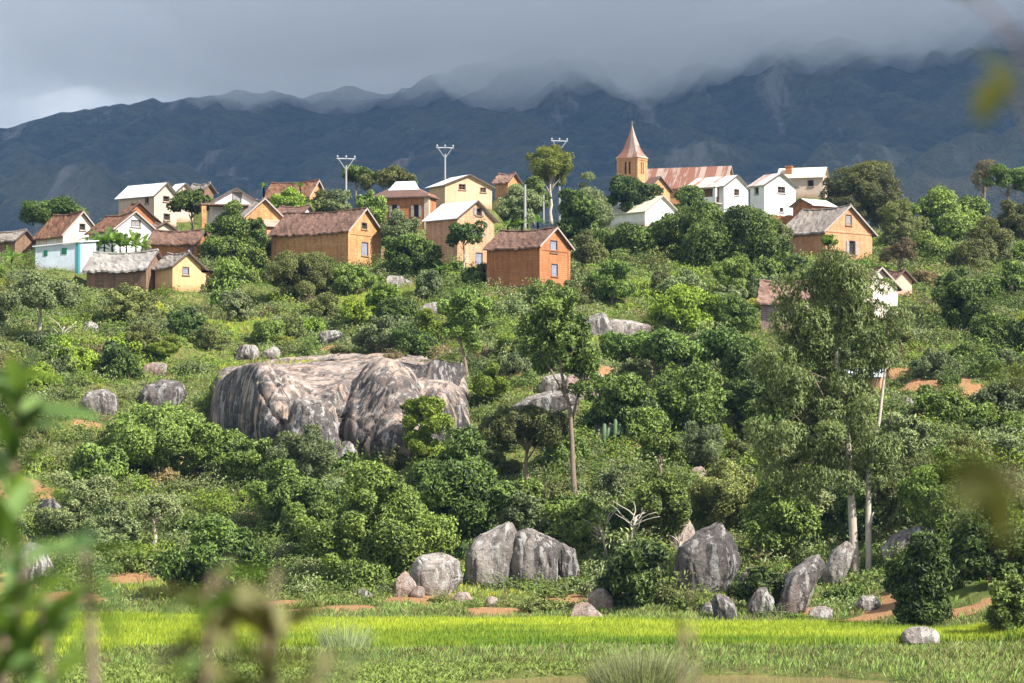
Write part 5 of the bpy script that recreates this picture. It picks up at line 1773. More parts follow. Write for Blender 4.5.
    T(526, 488, 112, 403, 'olive', 'broad flat topped olive tree left of the slender trunk', trunk=.3, depth=.8)
    T(156, 472, 150, 406, 'mid', 'widest rounded mango tree at left with deep shade beneath', trunk=.06, leafscale=1.05)
    T(40, 345, 72, 268, 'grey', 'grey green tree with bare white limbs at far left', trunk=.22, bark='bark_pale')
    T(128, 326, 62, 288, 'olive', 'olive bush tree in front of the grey thatched mud house', trunk=.08)
    T(300, 300, 74, 251, 'olive', 'wide olive bush hiding the foot of the long ochre house', trunk=.05, cat='bush', name='bush')
    T(355, 292, 50, 262, 'mid', 'green bush below the gable of the long ochre house', trunk=.05, cat='bush', name='bush')
    T(82, 546, 86, 480, 'grey', 'big grey green bush over the dark rock at lower left', trunk=.06, cat='bush', name='bush')
    T(124, 548, 42, 510, 'grey', 'small round grey bush left of the white stemmed small tree', trunk=.05, cat='bush', name='bush')
    T(155, 555, 48, 492, 'grey', 'small tree with a white forked stem at lower left', trunk=.38, bark='bark_pale', trunk_r=.16, dense=.6)
    T(216, 600, 104, 514, 'mango', 'dark leafy tree casting shade on the left edge of the rice field', trunk=.12, depth=.8)
    T(372, 588, 132, 470, 'mid', 'big bushy tree left of the round pale boulder', trunk=.08, leafscale=.9)
    T(286, 530, 70, 458, 'mid', 'green tree below the upright grey rock', trunk=.1)
    T(246, 482, 56, 436, 'mid', 'leafy bush under the left face of the streaked outcrop', trunk=.05, cat='bush', name='bush')
    T(300, 486, 74, 430, 'grey', 'grey green bush at the foot of the streaked outcrop', trunk=.05, cat='bush', name='bush')
    T(318, 566, 60, 500, 'mango', 'darker tree on the left of the big bushy tree', trunk=.1)
    T(574, 552, 60, 500, 'mid', 'leafy tree hanging over the striped boulders', trunk=.1)
    T(524, 545, 50, 492, 'grey', 'bluish grey bush above the large tilted boulder', trunk=.05, cat='bush', name='bush')
    T(634, 612, 74, 538, 'mango', 'dark tree left of the big dark rock face at the field edge', trunk=.1)
    T(660, 545, 60, 470, 'mid', 'green tree above the dead branches', trunk=.1)
    T(724, 530, 78, 462, 'olive', 'olive tree above the big dark rock face', trunk=.1)
    T(778, 560, 72, 470, 'bright', 'bright green young tree left of the pale trunks', trunk=.15, mat='mid')
    T(762, 612, 44, 560, 'mango', 'dark bush tree between big dark rock face and leaning boulder', trunk=.1)
    T(660, 484, 40, 426, 'yellow', 'yellowish green tree with visible stem right of the slender trunk', trunk=.3, trunk_r=.15, mat='mid')
    T(990, 590, 90, 506, 'mango', 'very dark tree in the lower right thicket', trunk=.1, depth=.8)
    T(935, 540, 66, 462, 'mid', 'green tree right of the slanting pinkish grey rock', trunk=.1)
    T(1012, 640, 44, 570, 'mid', 'bush tree at the lower right edge', trunk=.05, cat='bush', name='bush')
    T(1000, 420, 60, 384, 'grey', 'grey bush by the orange soil at right', trunk=.05, cat='bush', name='bush')
    T(945, 425, 70, 392, 'mid', 'low green bush below the orange soil at right', trunk=.05, cat='bush', name='bush')
    T(905, 470, 60, 410, 'grey', 'blue grey bush right of the pale trunked tree crown', trunk=.06, cat='bush', name='bush')
    T(700, 470, 54, 424, 'dry', 'dry reddish brown bush in the thicket at centre right', trunk=.05, cat='bush', name='bush', mat='grey')


def big_eucalyptus():
    """tall tree with pale trunks and drooping wind swept foliage"""
    P = hit(851, 580)
    s = F / P.y
    rg = random.Random(4)
    r = np.random.default_rng(44)
    root = tag(empty('pale_trunked_tree', P), 'tallest tree, with bare pale twin trunks and drooping olive foliage, at right', 'tree')
    X = lambda px: (px - 851) / s
    Z = lambda py: at(851, py, P.y).z - P.z
    mb = MB()
    br = MB()
    mb.tube([(X(856), 0, -.6), (X(856), 0, 0), (X(852), .1, Z(500)), (X(848), .2, Z(430)), (X(838), .3, Z(360)), (X(842), .2, Z(300)), (X(848), .2, Z(272))], [.36, .30, .24, .20, .14, .08, .04], 10)
    for (pts, r0) in (([(848, 440), (826, 400), (806, 360), (792, 320)], .13), ([(846, 420), (856, 370), (862, 320), (868, 280)], .13), ([(840, 370), (818, 330), (806, 290)], .09),
                      ([(849, 470), (826, 452), (800, 420), (780, 400)], .10), ([(850, 450), (872, 410), (882, 370), (880, 330)], .10), ([(848, 400), (830, 380), (785, 360)], .08)):
        br.tube([(X(x), .2 + rg.uniform(-.5, .5), Z(y)) for x, y in pts], [.55 * r0 * (1 - .25 * i) for i in range(len(pts))], 6)
    br.build('limbs', M['bark'], root, smooth=True)
    mb.build('trunk', M['bark_pale'], root, smooth=True)
    mb = MB()
    mb.tube([(X(867), -.4, -.6), (X(868), -.4, 0), (X(868), -.3, Z(520)), (X(869), -.2, Z(470)), (X(880), -.1, Z(420)), (X(886), 0, Z(372)), (X(890), 0, Z(330))], [.24, .21, .18, .15, .11, .08, .04], 9)
    mb.tube([(X(868), -.35, Z(530)), (X(873), -.5, Z(512))], [.12, .04], 6)
    mb.build('trunk', M['bark_pale'], root, smooth=True)
    # foliage masses given by where they hang
    masses = [(838, 282, 34, 26, 9), (862, 300, 34, 26, 9), (815, 302, 34, 28, 9), (800, 340, 36, 28, 10), (880, 325, 24, 22, 6), (838, 322, 34, 24, 8),
              (780, 372, 30, 30, 9), (812, 384, 36, 30, 10), (776, 418, 26, 30, 8), (800, 436, 36, 30, 10), (836, 430, 36, 32, 11), (868, 440, 26, 30, 8),
              (826, 470, 38, 30, 10), (796, 474, 26, 24, 6), (862, 478, 22, 22, 5), (858, 395, 24, 20, 6), (845, 355, 34, 22, 9), (880, 365, 18, 20, 5), (845, 405, 26, 20, 7), (775, 452, 22, 24, 6), (842, 268, 20, 12, 5), (880, 470, 14, 20, 4)]
    cs, lr = [], []
    for (x, y, w, h, n) in masses:
        for _ in range(n):
            d = unit(r.normal(size=3)) * r.uniform(.25, 1) ** .5
            cs.append((X(x) + d[0] * w / s, d[1] * 1.9 + .1, Z(y) + d[2] * h / s))
            lr.append(r.uniform(.5, 1.05))
    q, soft, tone, c, _ = crown_arrays('euca', 5, 3, 8, r, 1.0, dense=.7, centers=(np.array(cs), np.array(lr)))
    me = foliage_mesh('crown', q, soft, tone, M['euca'])
    link(bpy.data.objects.new('crown', me), root)
    TREES.append((825, 580, 130, 262, P.y))


def mass_tree(px0, py0, label, kind, trunks, limbs_, masses, bark, dense, lr=(.4, .9), seed=3, depth=1.5):
    P = hit(px0, py0)
    s = F / P.y
    r, rg = np.random.default_rng(seed), random.Random(seed)
    root = tag(empty('tree', P), label, 'tree')
    X = lambda px: (px - px0) / s
    Z = lambda py: at(px0, py, P.y).z - P.z
    mb = MB()
    for pts, r0, r1 in trunks:
        n = len(pts)
        mb.tube([(X(pts[0][0]), 0, Z(pts[0][1]) - .6)] + [(X(x), rg.uniform(-.15, .15), Z(y)) for x, y in pts], [r0 * 1.3] + [r0 + (r1 - r0) * i / (n - 1) for i in range(n)], 9)
    for pts, r0 in limbs_:
        mb.tube([(X(x), rg.uniform(-.6, .6), Z(y)) for x, y in pts], [r0 * (1 - .3 * i) for i in range(len(pts))], 6)
    mb.build('trunk', M[bark], root, smooth=True)
    cs, ls = [], []
    for (x, y, w, h, n) in masses:
        for _ in range(n):
            d = unit(r.normal(size=3)) * r.uniform(.2, 1) ** .5
            cs.append((X(x) + d[0] * w / s, d[1] * depth, Z(y) + d[2] * h / s))
            ls.append(r.uniform(*lr))
    cs = np.array(cs)
    ext = np.ptp(cs, 0) / 2 + .5
    mid = (cs.max(0) + cs.min(0)) / 2
    q, soft, tone, c, _ = crown_arrays(kind, *ext, r, 1.0, dense=dense, centers=(cs - mid, np.array(ls)))
    me = foliage_mesh('crown', q + mid, soft, tone, M[KINDS[kind]['mat']])
    link(bpy.data.objects.new('crown', me), root)
    xs_, ys_ = [m[0] for m in masses], [m[1] for m in masses]
    TREES.append(((min(xs_) + max(xs_)) / 2, py0, max(xs_) - min(xs_) + 30, min(ys_) - 20, P.y))
    return root


def shaped_trees():
    mass_tree(574, 503, 'tall slender tree with a long bare trunk and ragged dark crown in the centre', 'mango',
              [([(575, 503), (573, 470), (572, 440), (570, 410), (562, 375), (558, 340), (556, 310)], .22, .06)],
              [([(571, 425), (578, 395), (588, 360)], .12), ([(570, 405), (552, 372), (536, 345)], .10), ([(562, 375), (578, 340), (586, 318)], .08)],
              [(556, 308, 20, 14, 12), (542, 326, 18, 13, 11), (572, 326, 20, 14, 12), (530, 346, 10, 9, 5), (556, 345, 22, 14, 12), (584, 348, 14, 14, 8), (546, 364, 16, 9, 6), (574, 366, 16, 12, 8), (592, 372, 7, 9, 3), (580, 388, 8, 10, 4), (566, 296, 12, 8, 5)],
              'bark', .66, (.3, .75), 31, 1.9)
    bank_tree()
    mass_tree(466, 378, 'narrow tree with a slanting bare trunk above the outcrop', 'mid',
              [([(467, 378), (465, 360), (461, 345), (458, 325), (460, 300)], .17, .05), ([(466, 362), (472, 338), (476, 322)], .09, .04)],
              [([(461, 345), (450, 328), (446, 312)], .07)],
              [(462, 298, 15, 11, 10), (452, 314, 12, 10, 8), (472, 318, 13, 11, 9), (462, 330, 14, 10, 8), (482, 310, 8, 9, 4), (450, 336, 7, 8, 3), (476, 340, 6, 7, 3)],
              'bark', .9, (.35, .8), 33, 1.4)


def bank_tree():
    mass_tree(922, 632, 'conical dark green tree on the orange bank at lower right', 'mango',
              [([(922, 632), (921, 600), (923, 570), (926, 545)], .2, .05)], [([(922, 610), (908, 596), (900, 586)], .08), ([(922, 600), (936, 588), (942, 578)], .08)],
              [(927, 546, 12, 12, 7), (918, 562, 18, 13, 10), (934, 568, 16, 14, 9), (908, 582, 18, 14, 10), (926, 588, 22, 14, 12), (912, 602, 20, 13, 11), (932, 606, 18, 14, 10), (920, 616, 20, 10, 9), (902, 568, 8, 8, 3)],
              'bark', .95, (.3, .7), 35, 1.3)


def dead_branches():
    for (px, py, hpx, lean, label) in ((628, 548, 52, .25, 'bare dead white branches sticking out of the bushes, right of two'), (606, 552, 44, -.3, 'bare dead grey branches above the low brown rock, left of two'),
                                      (152, 520, 26, .2, 'bare twigs over the small white stemmed tree'), (58, 350, 36, .4, 'bare white limb below the grey tree at far left'), (676, 560, 30, .2, 'bare twigs by the pinkish bare rock')):
        P = hit(px, py)
        s = F / P.y
        H = hpx / s
        rg = random.Random(px)
        root = tag(empty('dead_shrub', P), label, 'dead shrub')
        mb = MB()
        mb.tube([(0, -1.2, -.3), (lean * H * .3, -1.3, H * .35), (lean * H * .6, -1.35, H * .6)], [.11, .08, .06], 6)
        mb.build('stem', M['bark_pale'], root, smooth=True)
        mb = MB()
        for k in range(9):
            b = Vector((lean * H * rg.uniform(.1, .6), -1.3, H * rg.uniform(.25, .6)))
            e = b + Vector((rg.uniform(-.45, .55) * H, rg.uniform(-.4, .3) * H, rg.uniform(.15, .5) * H))
            limb(mb, b, e, .055, .018, rg, 4, .1, 5)
        mb.build('branches', M['bark_pale'], root, smooth=True)


LAND = [(150, 430, 'the widest rounded mango tree'), (28, 565, 'the lichen covered boulder'), (85, 515, 'the big grey green bush'), (215, 560, 'the dark leafy field edge tree'), (370, 535, 'the big bushy tree'),
        (450, 490, 'the large dense mango tree'), (280, 415, 'the streaked outcrop'), (375, 400, 'the right end of the streaked outcrop'), (160, 395, 'the round dark boulder'), (40, 310, 'the grey tree with white limbs'),
        (120, 280, 'the grey thatched mud house'), (185, 275, 'the yellow cottage'), (320, 250, 'the long ochre house'), (385, 298, 'the ball shaped bright bush'), (460, 240, 'the tall brick house'),
        (530, 265, 'the orange brick house'), (465, 330, 'the narrow slanting tree'), (565, 345, 'the slender tree crown'), (574, 450, 'the slender bare trunk'), (540, 400, 'the pale striped slab'),
        (625, 328, 'the long whitish slab'), (690, 310, 'the bright round mango tree'), (655, 360, 'the broad dark mango tree'), (715, 250, 'the largest spreading dark tree'), (780, 310, 'the mauve walled hut'),
        (835, 235, 'the grey roofed brick house'), (900, 285, 'the pink hut'), (825, 380, 'the pale trunked tree crown'), (860, 540, 'the pale trunks'), (930, 385, 'the orange soil bank at right'), (990, 300, 'the broad yellowish olive tree'),
        (990, 550, 'the very dark thicket tree'), (920, 580, 'the conical bank tree'), (710, 555, 'the big dark rock face'), (620, 520, 'the dead branches'), (490, 550, 'the tilted boulders'), (435, 575, 'the round pale boulder'),
        (694, 405, 'the wide dark tree'), (778, 515, 'the bright young tree'), (526, 440, 'the flat topped olive tree'), (80, 250, 'the pale blue house'), (640, 205, 'the low white house'), (780, 200, 'the tall white house'),
        (885, 470, 'the blue grey bush'), (960, 600, 'the orange bank'), (880, 200, 'the big rounded olive tree')]
WORDS = {'mid': 'leafy green', 'grey': 'grey green', 'olive': 'olive green', 'bright': 'bright green', 'yellow': 'yellow green', 'dry': 'dry brownish', 'mango': 'dark green'}


def relation(px, py):
    d = [((px - x) ** 2 + ((py - y) * 1.2) ** 2, x, y, n) for x, y, n in LAND]
    _, x, y, n = min(d)
    dx, dy = px - x, py - y
    if abs(dx) < 12 and abs(dy) < 12: w = 'beside'
    elif abs(dx) > abs(dy) * 1.6: w = 'right of' if dx > 0 else 'left of'
    elif abs(dy) > abs(dx) * 1.6: w = 'below' if dy > 0 else 'above'
    else: w = ('below and ' if dy > 0 else 'above and ') + ('right of' if dx > 0 else 'left of')
    return w + ' ' + n


def clear_of(px, py, w, h, Y):
    """would a shrub here stand in front of a building, a rock or bare ground the photograph shows?"""
    for (x0, y0, x1, y1, d) in PROTECT:
        if Y < d + 1 and px + w / 2 > x0 and px - w / 2 < x1 and py - h < y1 - (y1 - y0) * .22 and py > y0: return False
    for (x0, y0, x1, y1, d) in ROCKS:
        if px + w * .4 > x0 and px - w * .4 < x1 and py - h < y1 - (y1 - y0) * .15 and py > y0 + 2: return False
    for (x, y, rx, ry) in SOIL:
        if abs(px - x) < rx * .8 + w * .25 and y - ry * .8 < py - h * .3 and py - h * .8 < y + ry * .8: return False
    return True


def scatter_shrubs():
    rg = random.Random(21)
    spots, seen = [], {}
    tries = 0
    cand = []
    while len(spots) < 275 and tries < 14000:
        tries += 1
        px, py = rg.uniform(-15, 1040), 222 + 378 * rg.random() ** 0.95
        P = hit(px, py)
        if P.y > 425: continue
        s = F / P.y
        wm = rg.choice([1.7, 2.3, 2.8, 3.4, 4.2, 4.8]); hm = wm * rg.uniform(.5, .8)
        w, h = wm * s, hm * s
        if any((px - a) ** 2 + (1.5 * (py - b)) ** 2 < ((w + c) * .40) ** 2 for a, b, c in spots): continue
        if not clear_of(px, py, w, h, P.y): continue
        # do not stand inside a tree crown
        if any(abs(px - t[0]) < t[2] * .35 and py > t[3] + 6 and py < t[1] - 4 and abs(P.y - t[4]) < 4 for t in TREES): continue
        spots.append((px, py, w))
        z = fbm(px / 120, py / 70, 0, 91, 3)
        up = py < 345
        kind = rg.choices(['mid', 'grey', 'olive', 'bright', 'yellow', 'dry', 'mango'], [5, 3 + 5 * z, 3, 3.2 if up else 1.2, 1.6 if up else .5, .8, 1.0 if up else 2.2])[0]
        cand.append((px, py, w / s, h / s, kind, P))
    for (px, py, w, h, kind, P) in cand:
        rel = relation(px, py)
        size = 'small' if w < 2.0 else ('broad' if w > 3.6 else 'rounded')
        lab = f'{size} {WORDS[kind]} shrub {rel}'
        grp = f'{WORDS[kind]} shrubs {rel}'
        shrub(px, py, w, h, kind, lab, grp, v=rg.randrange(5), P=P, rz=rg.uniform(0, 6.28))


BUSH_MESH = {}


def scatter_bushes():
    rg = random.Random(77)
    spots = []
    cand = []
    tries = 0
    while len(spots) < 125 and tries < 12000:
        tries += 1
        px, py = rg.uniform(-20, 1044), rg.uniform(262, 470) if tries % 4 else rg.uniform(470, 590)
        P = hit(px, py)
        if P.y > 345 or P.y < 178: continue
        s = F / P.y
        wm = rg.choice([2.6, 3.0, 3.4, 3.9, 4.4]) * (1.1 if px < 330 else 1)
        hm = wm * rg.uniform(.62, .92)
        w, h = wm * s, hm * s
        if any((px - a) ** 2 + (1.6 * (py - b)) ** 2 < ((w + c) * .36) ** 2 for a, b, c in spots): continue
        if not clear_of(px, py, w, h, P.y): continue
        if any(abs(px - t[0]) < t[2] * .4 + w * .2 and py > t[3] + 8 and py < t[1] + 4 and P.y < t[4] + 3 for t in TREES): continue
        spots.append((px, py, w))
        z = fbm(px / 110, py / 60, 0, 191, 3)
        up = py < 350
        kind = rg.choices(['mid', 'grey', 'olive', 'bright', 'mango'], [4, 2 + 6 * z, 3, 2.4 if up else 1.4, 2.5])[0]
        cand.append((px, py, wm, hm, kind, P))
    for px, py, wm, hm, kind, P in cand:
        v = rg.randrange(3)
        if (kind, v) not in BUSH_MESH:
            r = np.random.default_rng(sum(map(ord, kind)) * 3 + v * 31)
            q, soft, tone, c, lr = crown_arrays(kind, 1.7 + .2 * v, 1.7, 1.45, r, .9, lobes=44, bushy=True)
            q[..., 2] += 1.15
            BUSH_MESH[(kind, v)] = foliage_mesh(kind + '_bush', q, soft, tone, M[KINDS[kind]['mat']])
        rel = relation(px, py)
        shape = 'tall' if hm > .8 * wm else ('wide' if wm > 3.7 else 'dense')
        o = bpy.data.objects.new('bush', BUSH_MESH[(kind, v)])
        o.location = P - Vector((0, 0, .1 * hm))
        o.scale = (wm / 3.6, wm / 3.6, hm / 2.6)
        o.rotation_euler = (0, 0, rg.uniform(0, 6.28))
        tag(link(o), f'{shape} {WORDS[kind]} bush {rel}', 'bush', f'{WORDS[kind]} bushes {rel}')
        s = F / P.y
        TREES.append((px, py, wm * s * .9, py - hm * s, P.y))


def tuft_field(name, X, Y, Zf, size, mat, r, blades=5, spread=.3, upright=.6, kind='stuff', wid=.3, tone=None):
    n = len(X)
    idx = np.repeat(np.arange(n), blades)
    m = len(idx)
    z = Zf(X, Y)
    sz = size[idx]
    base = np.stack([X[idx], Y[idx], z[idx]], -1)
    a = r.uniform(0, 6.283, m)
    out = np.stack([np.cos(a), np.sin(a), np.zeros(m)], -1)
    base = base + out * (sz * spread * r.random(m))[:, None]
    up = unit(out * (1 - upright) * r.uniform(.3, 1.4, m)[:, None] + np.array([0, 0, upright]))
    L = sz * r.uniform(.6, 1.25, m)
    side = np.cross(up, unit(r.normal(size=(m, 3))))
    side = unit(side)
    w = L * wid
    mid = base + up * (L * .55)[:, None]
    tip = base + up * L[:, None] + out * (L * .22 * (1.1 - upright))[:, None]
    q = np.stack([base, mid - side * w[:, None] / 2, tip, mid + side * w[:, None] / 2], 1)
    soft = unit(out * .5 + np.array([0, 0, 1.0]) + r.normal(size=(m, 3)) * .2)
    tn = (r.random(n)[idx] * .6 + r.random(m) * .4) if tone is None else np.clip(tone[idx] + r.normal(size=m) * .12, 0, 1)
    me = foliage_mesh(name, q, soft, tn, mat)
    return tag(link(bpy.data.objects.new(name, me)), kind=kind)


def mound_field(name, X, Y, size, mat, r, leaves=11, L=.19, W=.11, spiky=.25, tone=None):
    """low leafy weeds: each spot is a small dome of leaves"""
    n = len(X)
    idx = np.repeat(np.arange(n), leaves)
    m = len(idx)
    d = r.normal(size=(m, 3)); d[:, 2] = np.abs(d[:, 2]) * .9 + .1
    d = unit(d)
    sz = size[idx] * r.uniform(.5, 1.05, m) * (.6 + .7 * vnoise(d[:, 0] * 1.8 + X[idx], d[:, 1] * 1.8 + Y[idx], d[:, 2] * 1.8, 4))
    z = ground(X, Y)
    pos = np.stack([X[idx], Y[idx], z[idx]], -1) + d * sz[:, None] * np.array([1.25, 1.25, 1.0])
    soft = unit(d + np.array([0, 0, .5]))
    nrm = unit(soft + r.normal(size=(m, 3)) * .65)
    q = leaf_quads(pos, nrm, L * r.uniform(.8, 1.25, n)[idx], W * r.uniform(.8, 1.25, n)[idx], r, 0)
    tn = np.clip(r.random(n)[idx] * .7 + r.normal(size=m) * .15 + .15, 0, 1)
    me = foliage_mesh(name, q, soft, tn, mat)
    return tag(link(bpy.data.objects.new(name, me)), kind='stuff')


def thicket():
    """knee to shoulder high scrub that covers the slope between the shrubs"""
    r = np.random.default_rng(15)
    n = 40000
    Y = r.uniform(168, 372, n)
    X = r.uniform(-1, 1, n) * (Y * .19 + 3)
    g = base_ground(X, Y)
    d = fbm(X / 8, Y / 8, 0, 71, 4)
    low = ss(262, 225, Y) + .8 * ss(12, 30, X) * ss(320, 280, Y)
    keep = (g > 1.0) & (d + .20 * low + .10 * (1 - low) > .46 + .06 * r.random(n)) & (r.random(n) < .36)
    X, Y, d = X[keep], Y[keep], d[keep]
    keep = (soil_mask(X, Y) < .2) & (patches(X, Y, GRASSY) < .3)
    for (px, py, pz, rad) in PADS: keep &= np.hypot(X - px, Y - py) > rad * .85
    X, Y = X[keep], Y[keep]
    R_ = np.where(r.random(len(X)) < .42, r.uniform(.9, 1.55, len(X)), r.uniform(.4, .8, len(X)))
    u, v = proj(X, Y, ground(X, Y))
    top = v - R_ * F / Y
    keep = np.ones(len(X), bool)
    for (x0, y0, x1, y1, dd) in ROCKS: keep &= ~((u > x0 - 2) & (u < x1 + 2) & (top < y1 - (y1 - y0) * .25) & (v > y0))
    for (x0, y0, x1, y1, dd) in PROTECT: keep &= ~((u > x0 - 2) & (u < x1 + 2) & (top < y1 - (y1 - y0) * .2) & (v > y0) & (Y < dd + 2))
    X, Y, R_ = X[keep], Y[keep], R_[keep]
    pick = fbm(X / 6, Y / 6, 0, 77, 3) + r.normal(size=len(X)) * .06
    pick = pick + .03 * ss(250, 275, Y)
    lim = np.quantile(pick, [.30, .50, .64, .72, .94])
    for k, mt in enumerate(('mid', 'grey', 'olive', 'mango', 'bright', 'dry')):
        q = (pick > (lim[k - 1] if k else -9)) & (pick <= (lim[k] if k < 5 else 9))
        for big in (0, 1):
            w = q & ((R_ > .85) == bool(big))
            if w.any(): mound_field('scrub', X[w], Y[w], R_[w], M[mt], r, leaves=(40, 150)[big], L=.25, W=.125)


def soil_mask(X, Y):
    return patches(X, Y, SOIL)


def undergrowth():
    r = np.random.default_rng(5)
    n = 105000
    X, Y = r.uniform(-82, 82, n), r.uniform(160, 360, n)
    ok = np.abs(X) < (Y * .19 + 4)
    ok &= base_ground(X, Y) > .55
    X, Y = X[ok], Y[ok]
    sm = soil_mask(X, Y)
    keep = sm < r.uniform(.15, .75, len(X))
    for (px, py, pz, rad) in PADS:
        keep &= np.hypot(X - px, Y - py) > rad * .78
    X, Y = X[keep], Y[keep]
    z1 = fbm(X / 9, Y / 9, 0, 51, 4); z2 = fbm(X / 5, Y / 5, 0, 57, 3); z3 = fbm(X / 13, Y / 13, 0, 59, 3)
    gr = patches(X, Y, GRASSY)
    u = r.random(len(X))
    cls = np.where((z1 > .55) & (u < .8), 1, np.where((z2 > .6) & (u < .8), 2, np.where((z3 > .60) & (u < .7), 3, 0)))
    cls = np.where((gr > .5) & (u < .85), 4, cls)
    cls = np.where(u > .95, 5, cls)
    for c, (nm, mt, s0, s1) in enumerate((('undergrowth', 'mid', .2, .75), ('undergrowth', 'grey', .25, .8), ('undergrowth', 'olive', .25, .8), ('undergrowth', 'bright', .2, .6), ('grass', 'yellow', .22, .5), ('grass', 'dry', .35, .75))):
        k = cls == c
        if k.sum() == 0: continue
        if c < 4: mound_field(nm, X[k], Y[k], r.uniform(s0, s1, k.sum()), M[mt], r, leaves=13)
        else: tuft_field(nm, X[k], Y[k], ground, r.uniform(s0, s1, k.sum()), M[mt], r, blades=8, spread=.7, upright=.75, wid=.10)


def field_limits(X):
    far = 155.5 - 13 * ss(16.5, 27, X) + 7 * ss(-6, -22, X) - 3.5 * ss(6, 14, X)
    near = 133.0 - 5.5 * ss(-8, -20, X) + 1.2 * np.sin(X * .35) + 3.5 * ss(8, 20, X) 
    return near, far


def rice():
    r = np.random.default_rng(8)
    m, nt, out = mat_new('rice_leaf')
    n = 105000
    X = r.uniform(-40, 27, n)
    near, far = field_limits(X)
    Y = near + (far - near) * r.random(n)
    ok = (far - near > 1.5) & (np.abs(X) < Y * .19 + 3) & (base_ground(X, Y) < .42)
    gap = np.abs(Y - (152 + .05 * X + .6 * np.sin(X * .3)))
    ok &= ~((gap < .55) & (X < -13))
    X, Y = X[ok], Y[ok]
    z = fbm(X / 7, Y / 3.5, 0, 13, 4)
    ok = z + r.random(len(X)) * .5 > .38
    X, Y, z = X[ok], Y[ok], z[ok]
    M['rice'] = leaf_mat('rice_leaf', (0.13, 0.23, 0.012), (0.43, 0.50, 0.034), transl=.35, soft=.6, hue_rand=.0)
    tone = np.clip(.5 + (fbm(X / 11, Y / 5, 0, 17, 4) - .5) * 2.2, 0, 1)
    tuft_field('rice', X, Y, ground, r.uniform(.36, .6, len(X)), M['rice'], r, blades=6, spread=.35, upright=.84, wid=.085, tone=tone)


def meadow():
    r = np.random.default_rng(12)
    n = 75000
    X, Y = r.uniform(-33, 34, n), r.uniform(104, 178, n)
    near, far = field_limits(X)
    g = base_ground(X, Y)
    infield = (Y > near) & (Y < far) & (g < .42) & (far - near > 1.5)
    ok = ~infield & (g > -.22) & (np.abs(X) < Y * .19 + 2) & (g < 1.4) & (patches(X, Y, SOIL) < .4)
    X, Y = X[ok], Y[ok]
    z = fbm(X / 5, Y / 2.5, 0, 31, 4)
    crop = (Y < 124) & (X < 3)
    for nm, mt, k, s0, s1, w, b, up in (('grass', 'mid', (r.random(len(X)) < .6) & ~crop, .2, .42, .13, 6, .7), ('grass', 'yellow', (z >= .52) & (r.random(len(X)) < .25) & ~crop, .18, .34, .10, 6, .75), ('grass', 'dry', (r.random(len(X)) < .28) & ~crop, .18, .4, .08, 6, .7),
                                        ('weeds', 'olive', (z > .52) & (r.random(len(X)) < .4) & ~crop, .15, .42, .16, 9, .6), ('low_crop', 'mid', crop, .14, .26, .3, 8, .5)):
        tuft_field(nm, X[k], Y[k], ground, r.uniform(s0, s1, k.sum()), M[mt], r, blades=b, spread=.7, upright=up, wid=w)


def sedge(px, pyb, w, h, label, dense=420, mat='olive', th=.022):
    """one large clump of tall thin stems"""
    P = at(px, pyb, CAM_Z * F / (pyb - HORIZON))
    s = F / P.y
    r = np.random.default_rng(int(px))
    W, H = w / s, h / s
    n = dense
    a, rad = r.uniform(0, 6.283, n), np.sqrt(r.random(n))
    b = np.stack([np.cos(a) * rad * W * .36, np.sin(a) * rad * W * .3, np.zeros(n)], -1)
    d = unit(np.stack([np.cos(a) * rad * .5, np.sin(a) * rad * .4, np.ones(n)], -1) + r.normal(size=(n, 3)) * .15)
    L = H * (r.uniform(.35, 1.08, n)) * (1.05 - .35 * rad)
    qs = []
    prev, wd = b, .022
    for k in range(3):
        t = (k + 1) / 3
        nx = b + d * (L * t)[:, None] + np.stack([np.cos(a), np.sin(a), np.zeros(n)], -1) * (L * .10 * t * t)[:, None]
        side = unit(np.cross(d, np.array([.2, -1, 0])))
        w0, w1 = th * (1 - k / 3.3), th * (1 - (k + 1) / 3.3)
        qs.append(np.stack([prev - side * w0, prev + side * w0, nx + side * w1, nx - side * w1], 1))
        prev = nx
    q = np.concatenate(qs)
    soft = np.tile(unit(d * .5 + np.array([.2, -.4, .6])), (3, 1))
    me = foliage_mesh('sedge_clump', q, soft, np.tile(r.random(n), 3), M[mat])
    o = link(bpy.data.objects.new('sedge_clump', me))
    o.location = (P.x, P.y, float(ground(P.x, P.y)) - .05)
    tag(o, label, 'sedge')


def blade_leaf(L, W, rg, curl=.25, n=6):
    rows = []
    for i in range(n + 1):
        t = i / n
        w = W / 2 * (math.sin(math.pi * (t * .96 + .02)) ** .75)
        z = -curl * L * t * t
        rows.append([Vector((L * t, -w, z + w * .25)), Vector((L * t, 0, z)), Vector((L * t, w, z + w * .25))])
    return rows


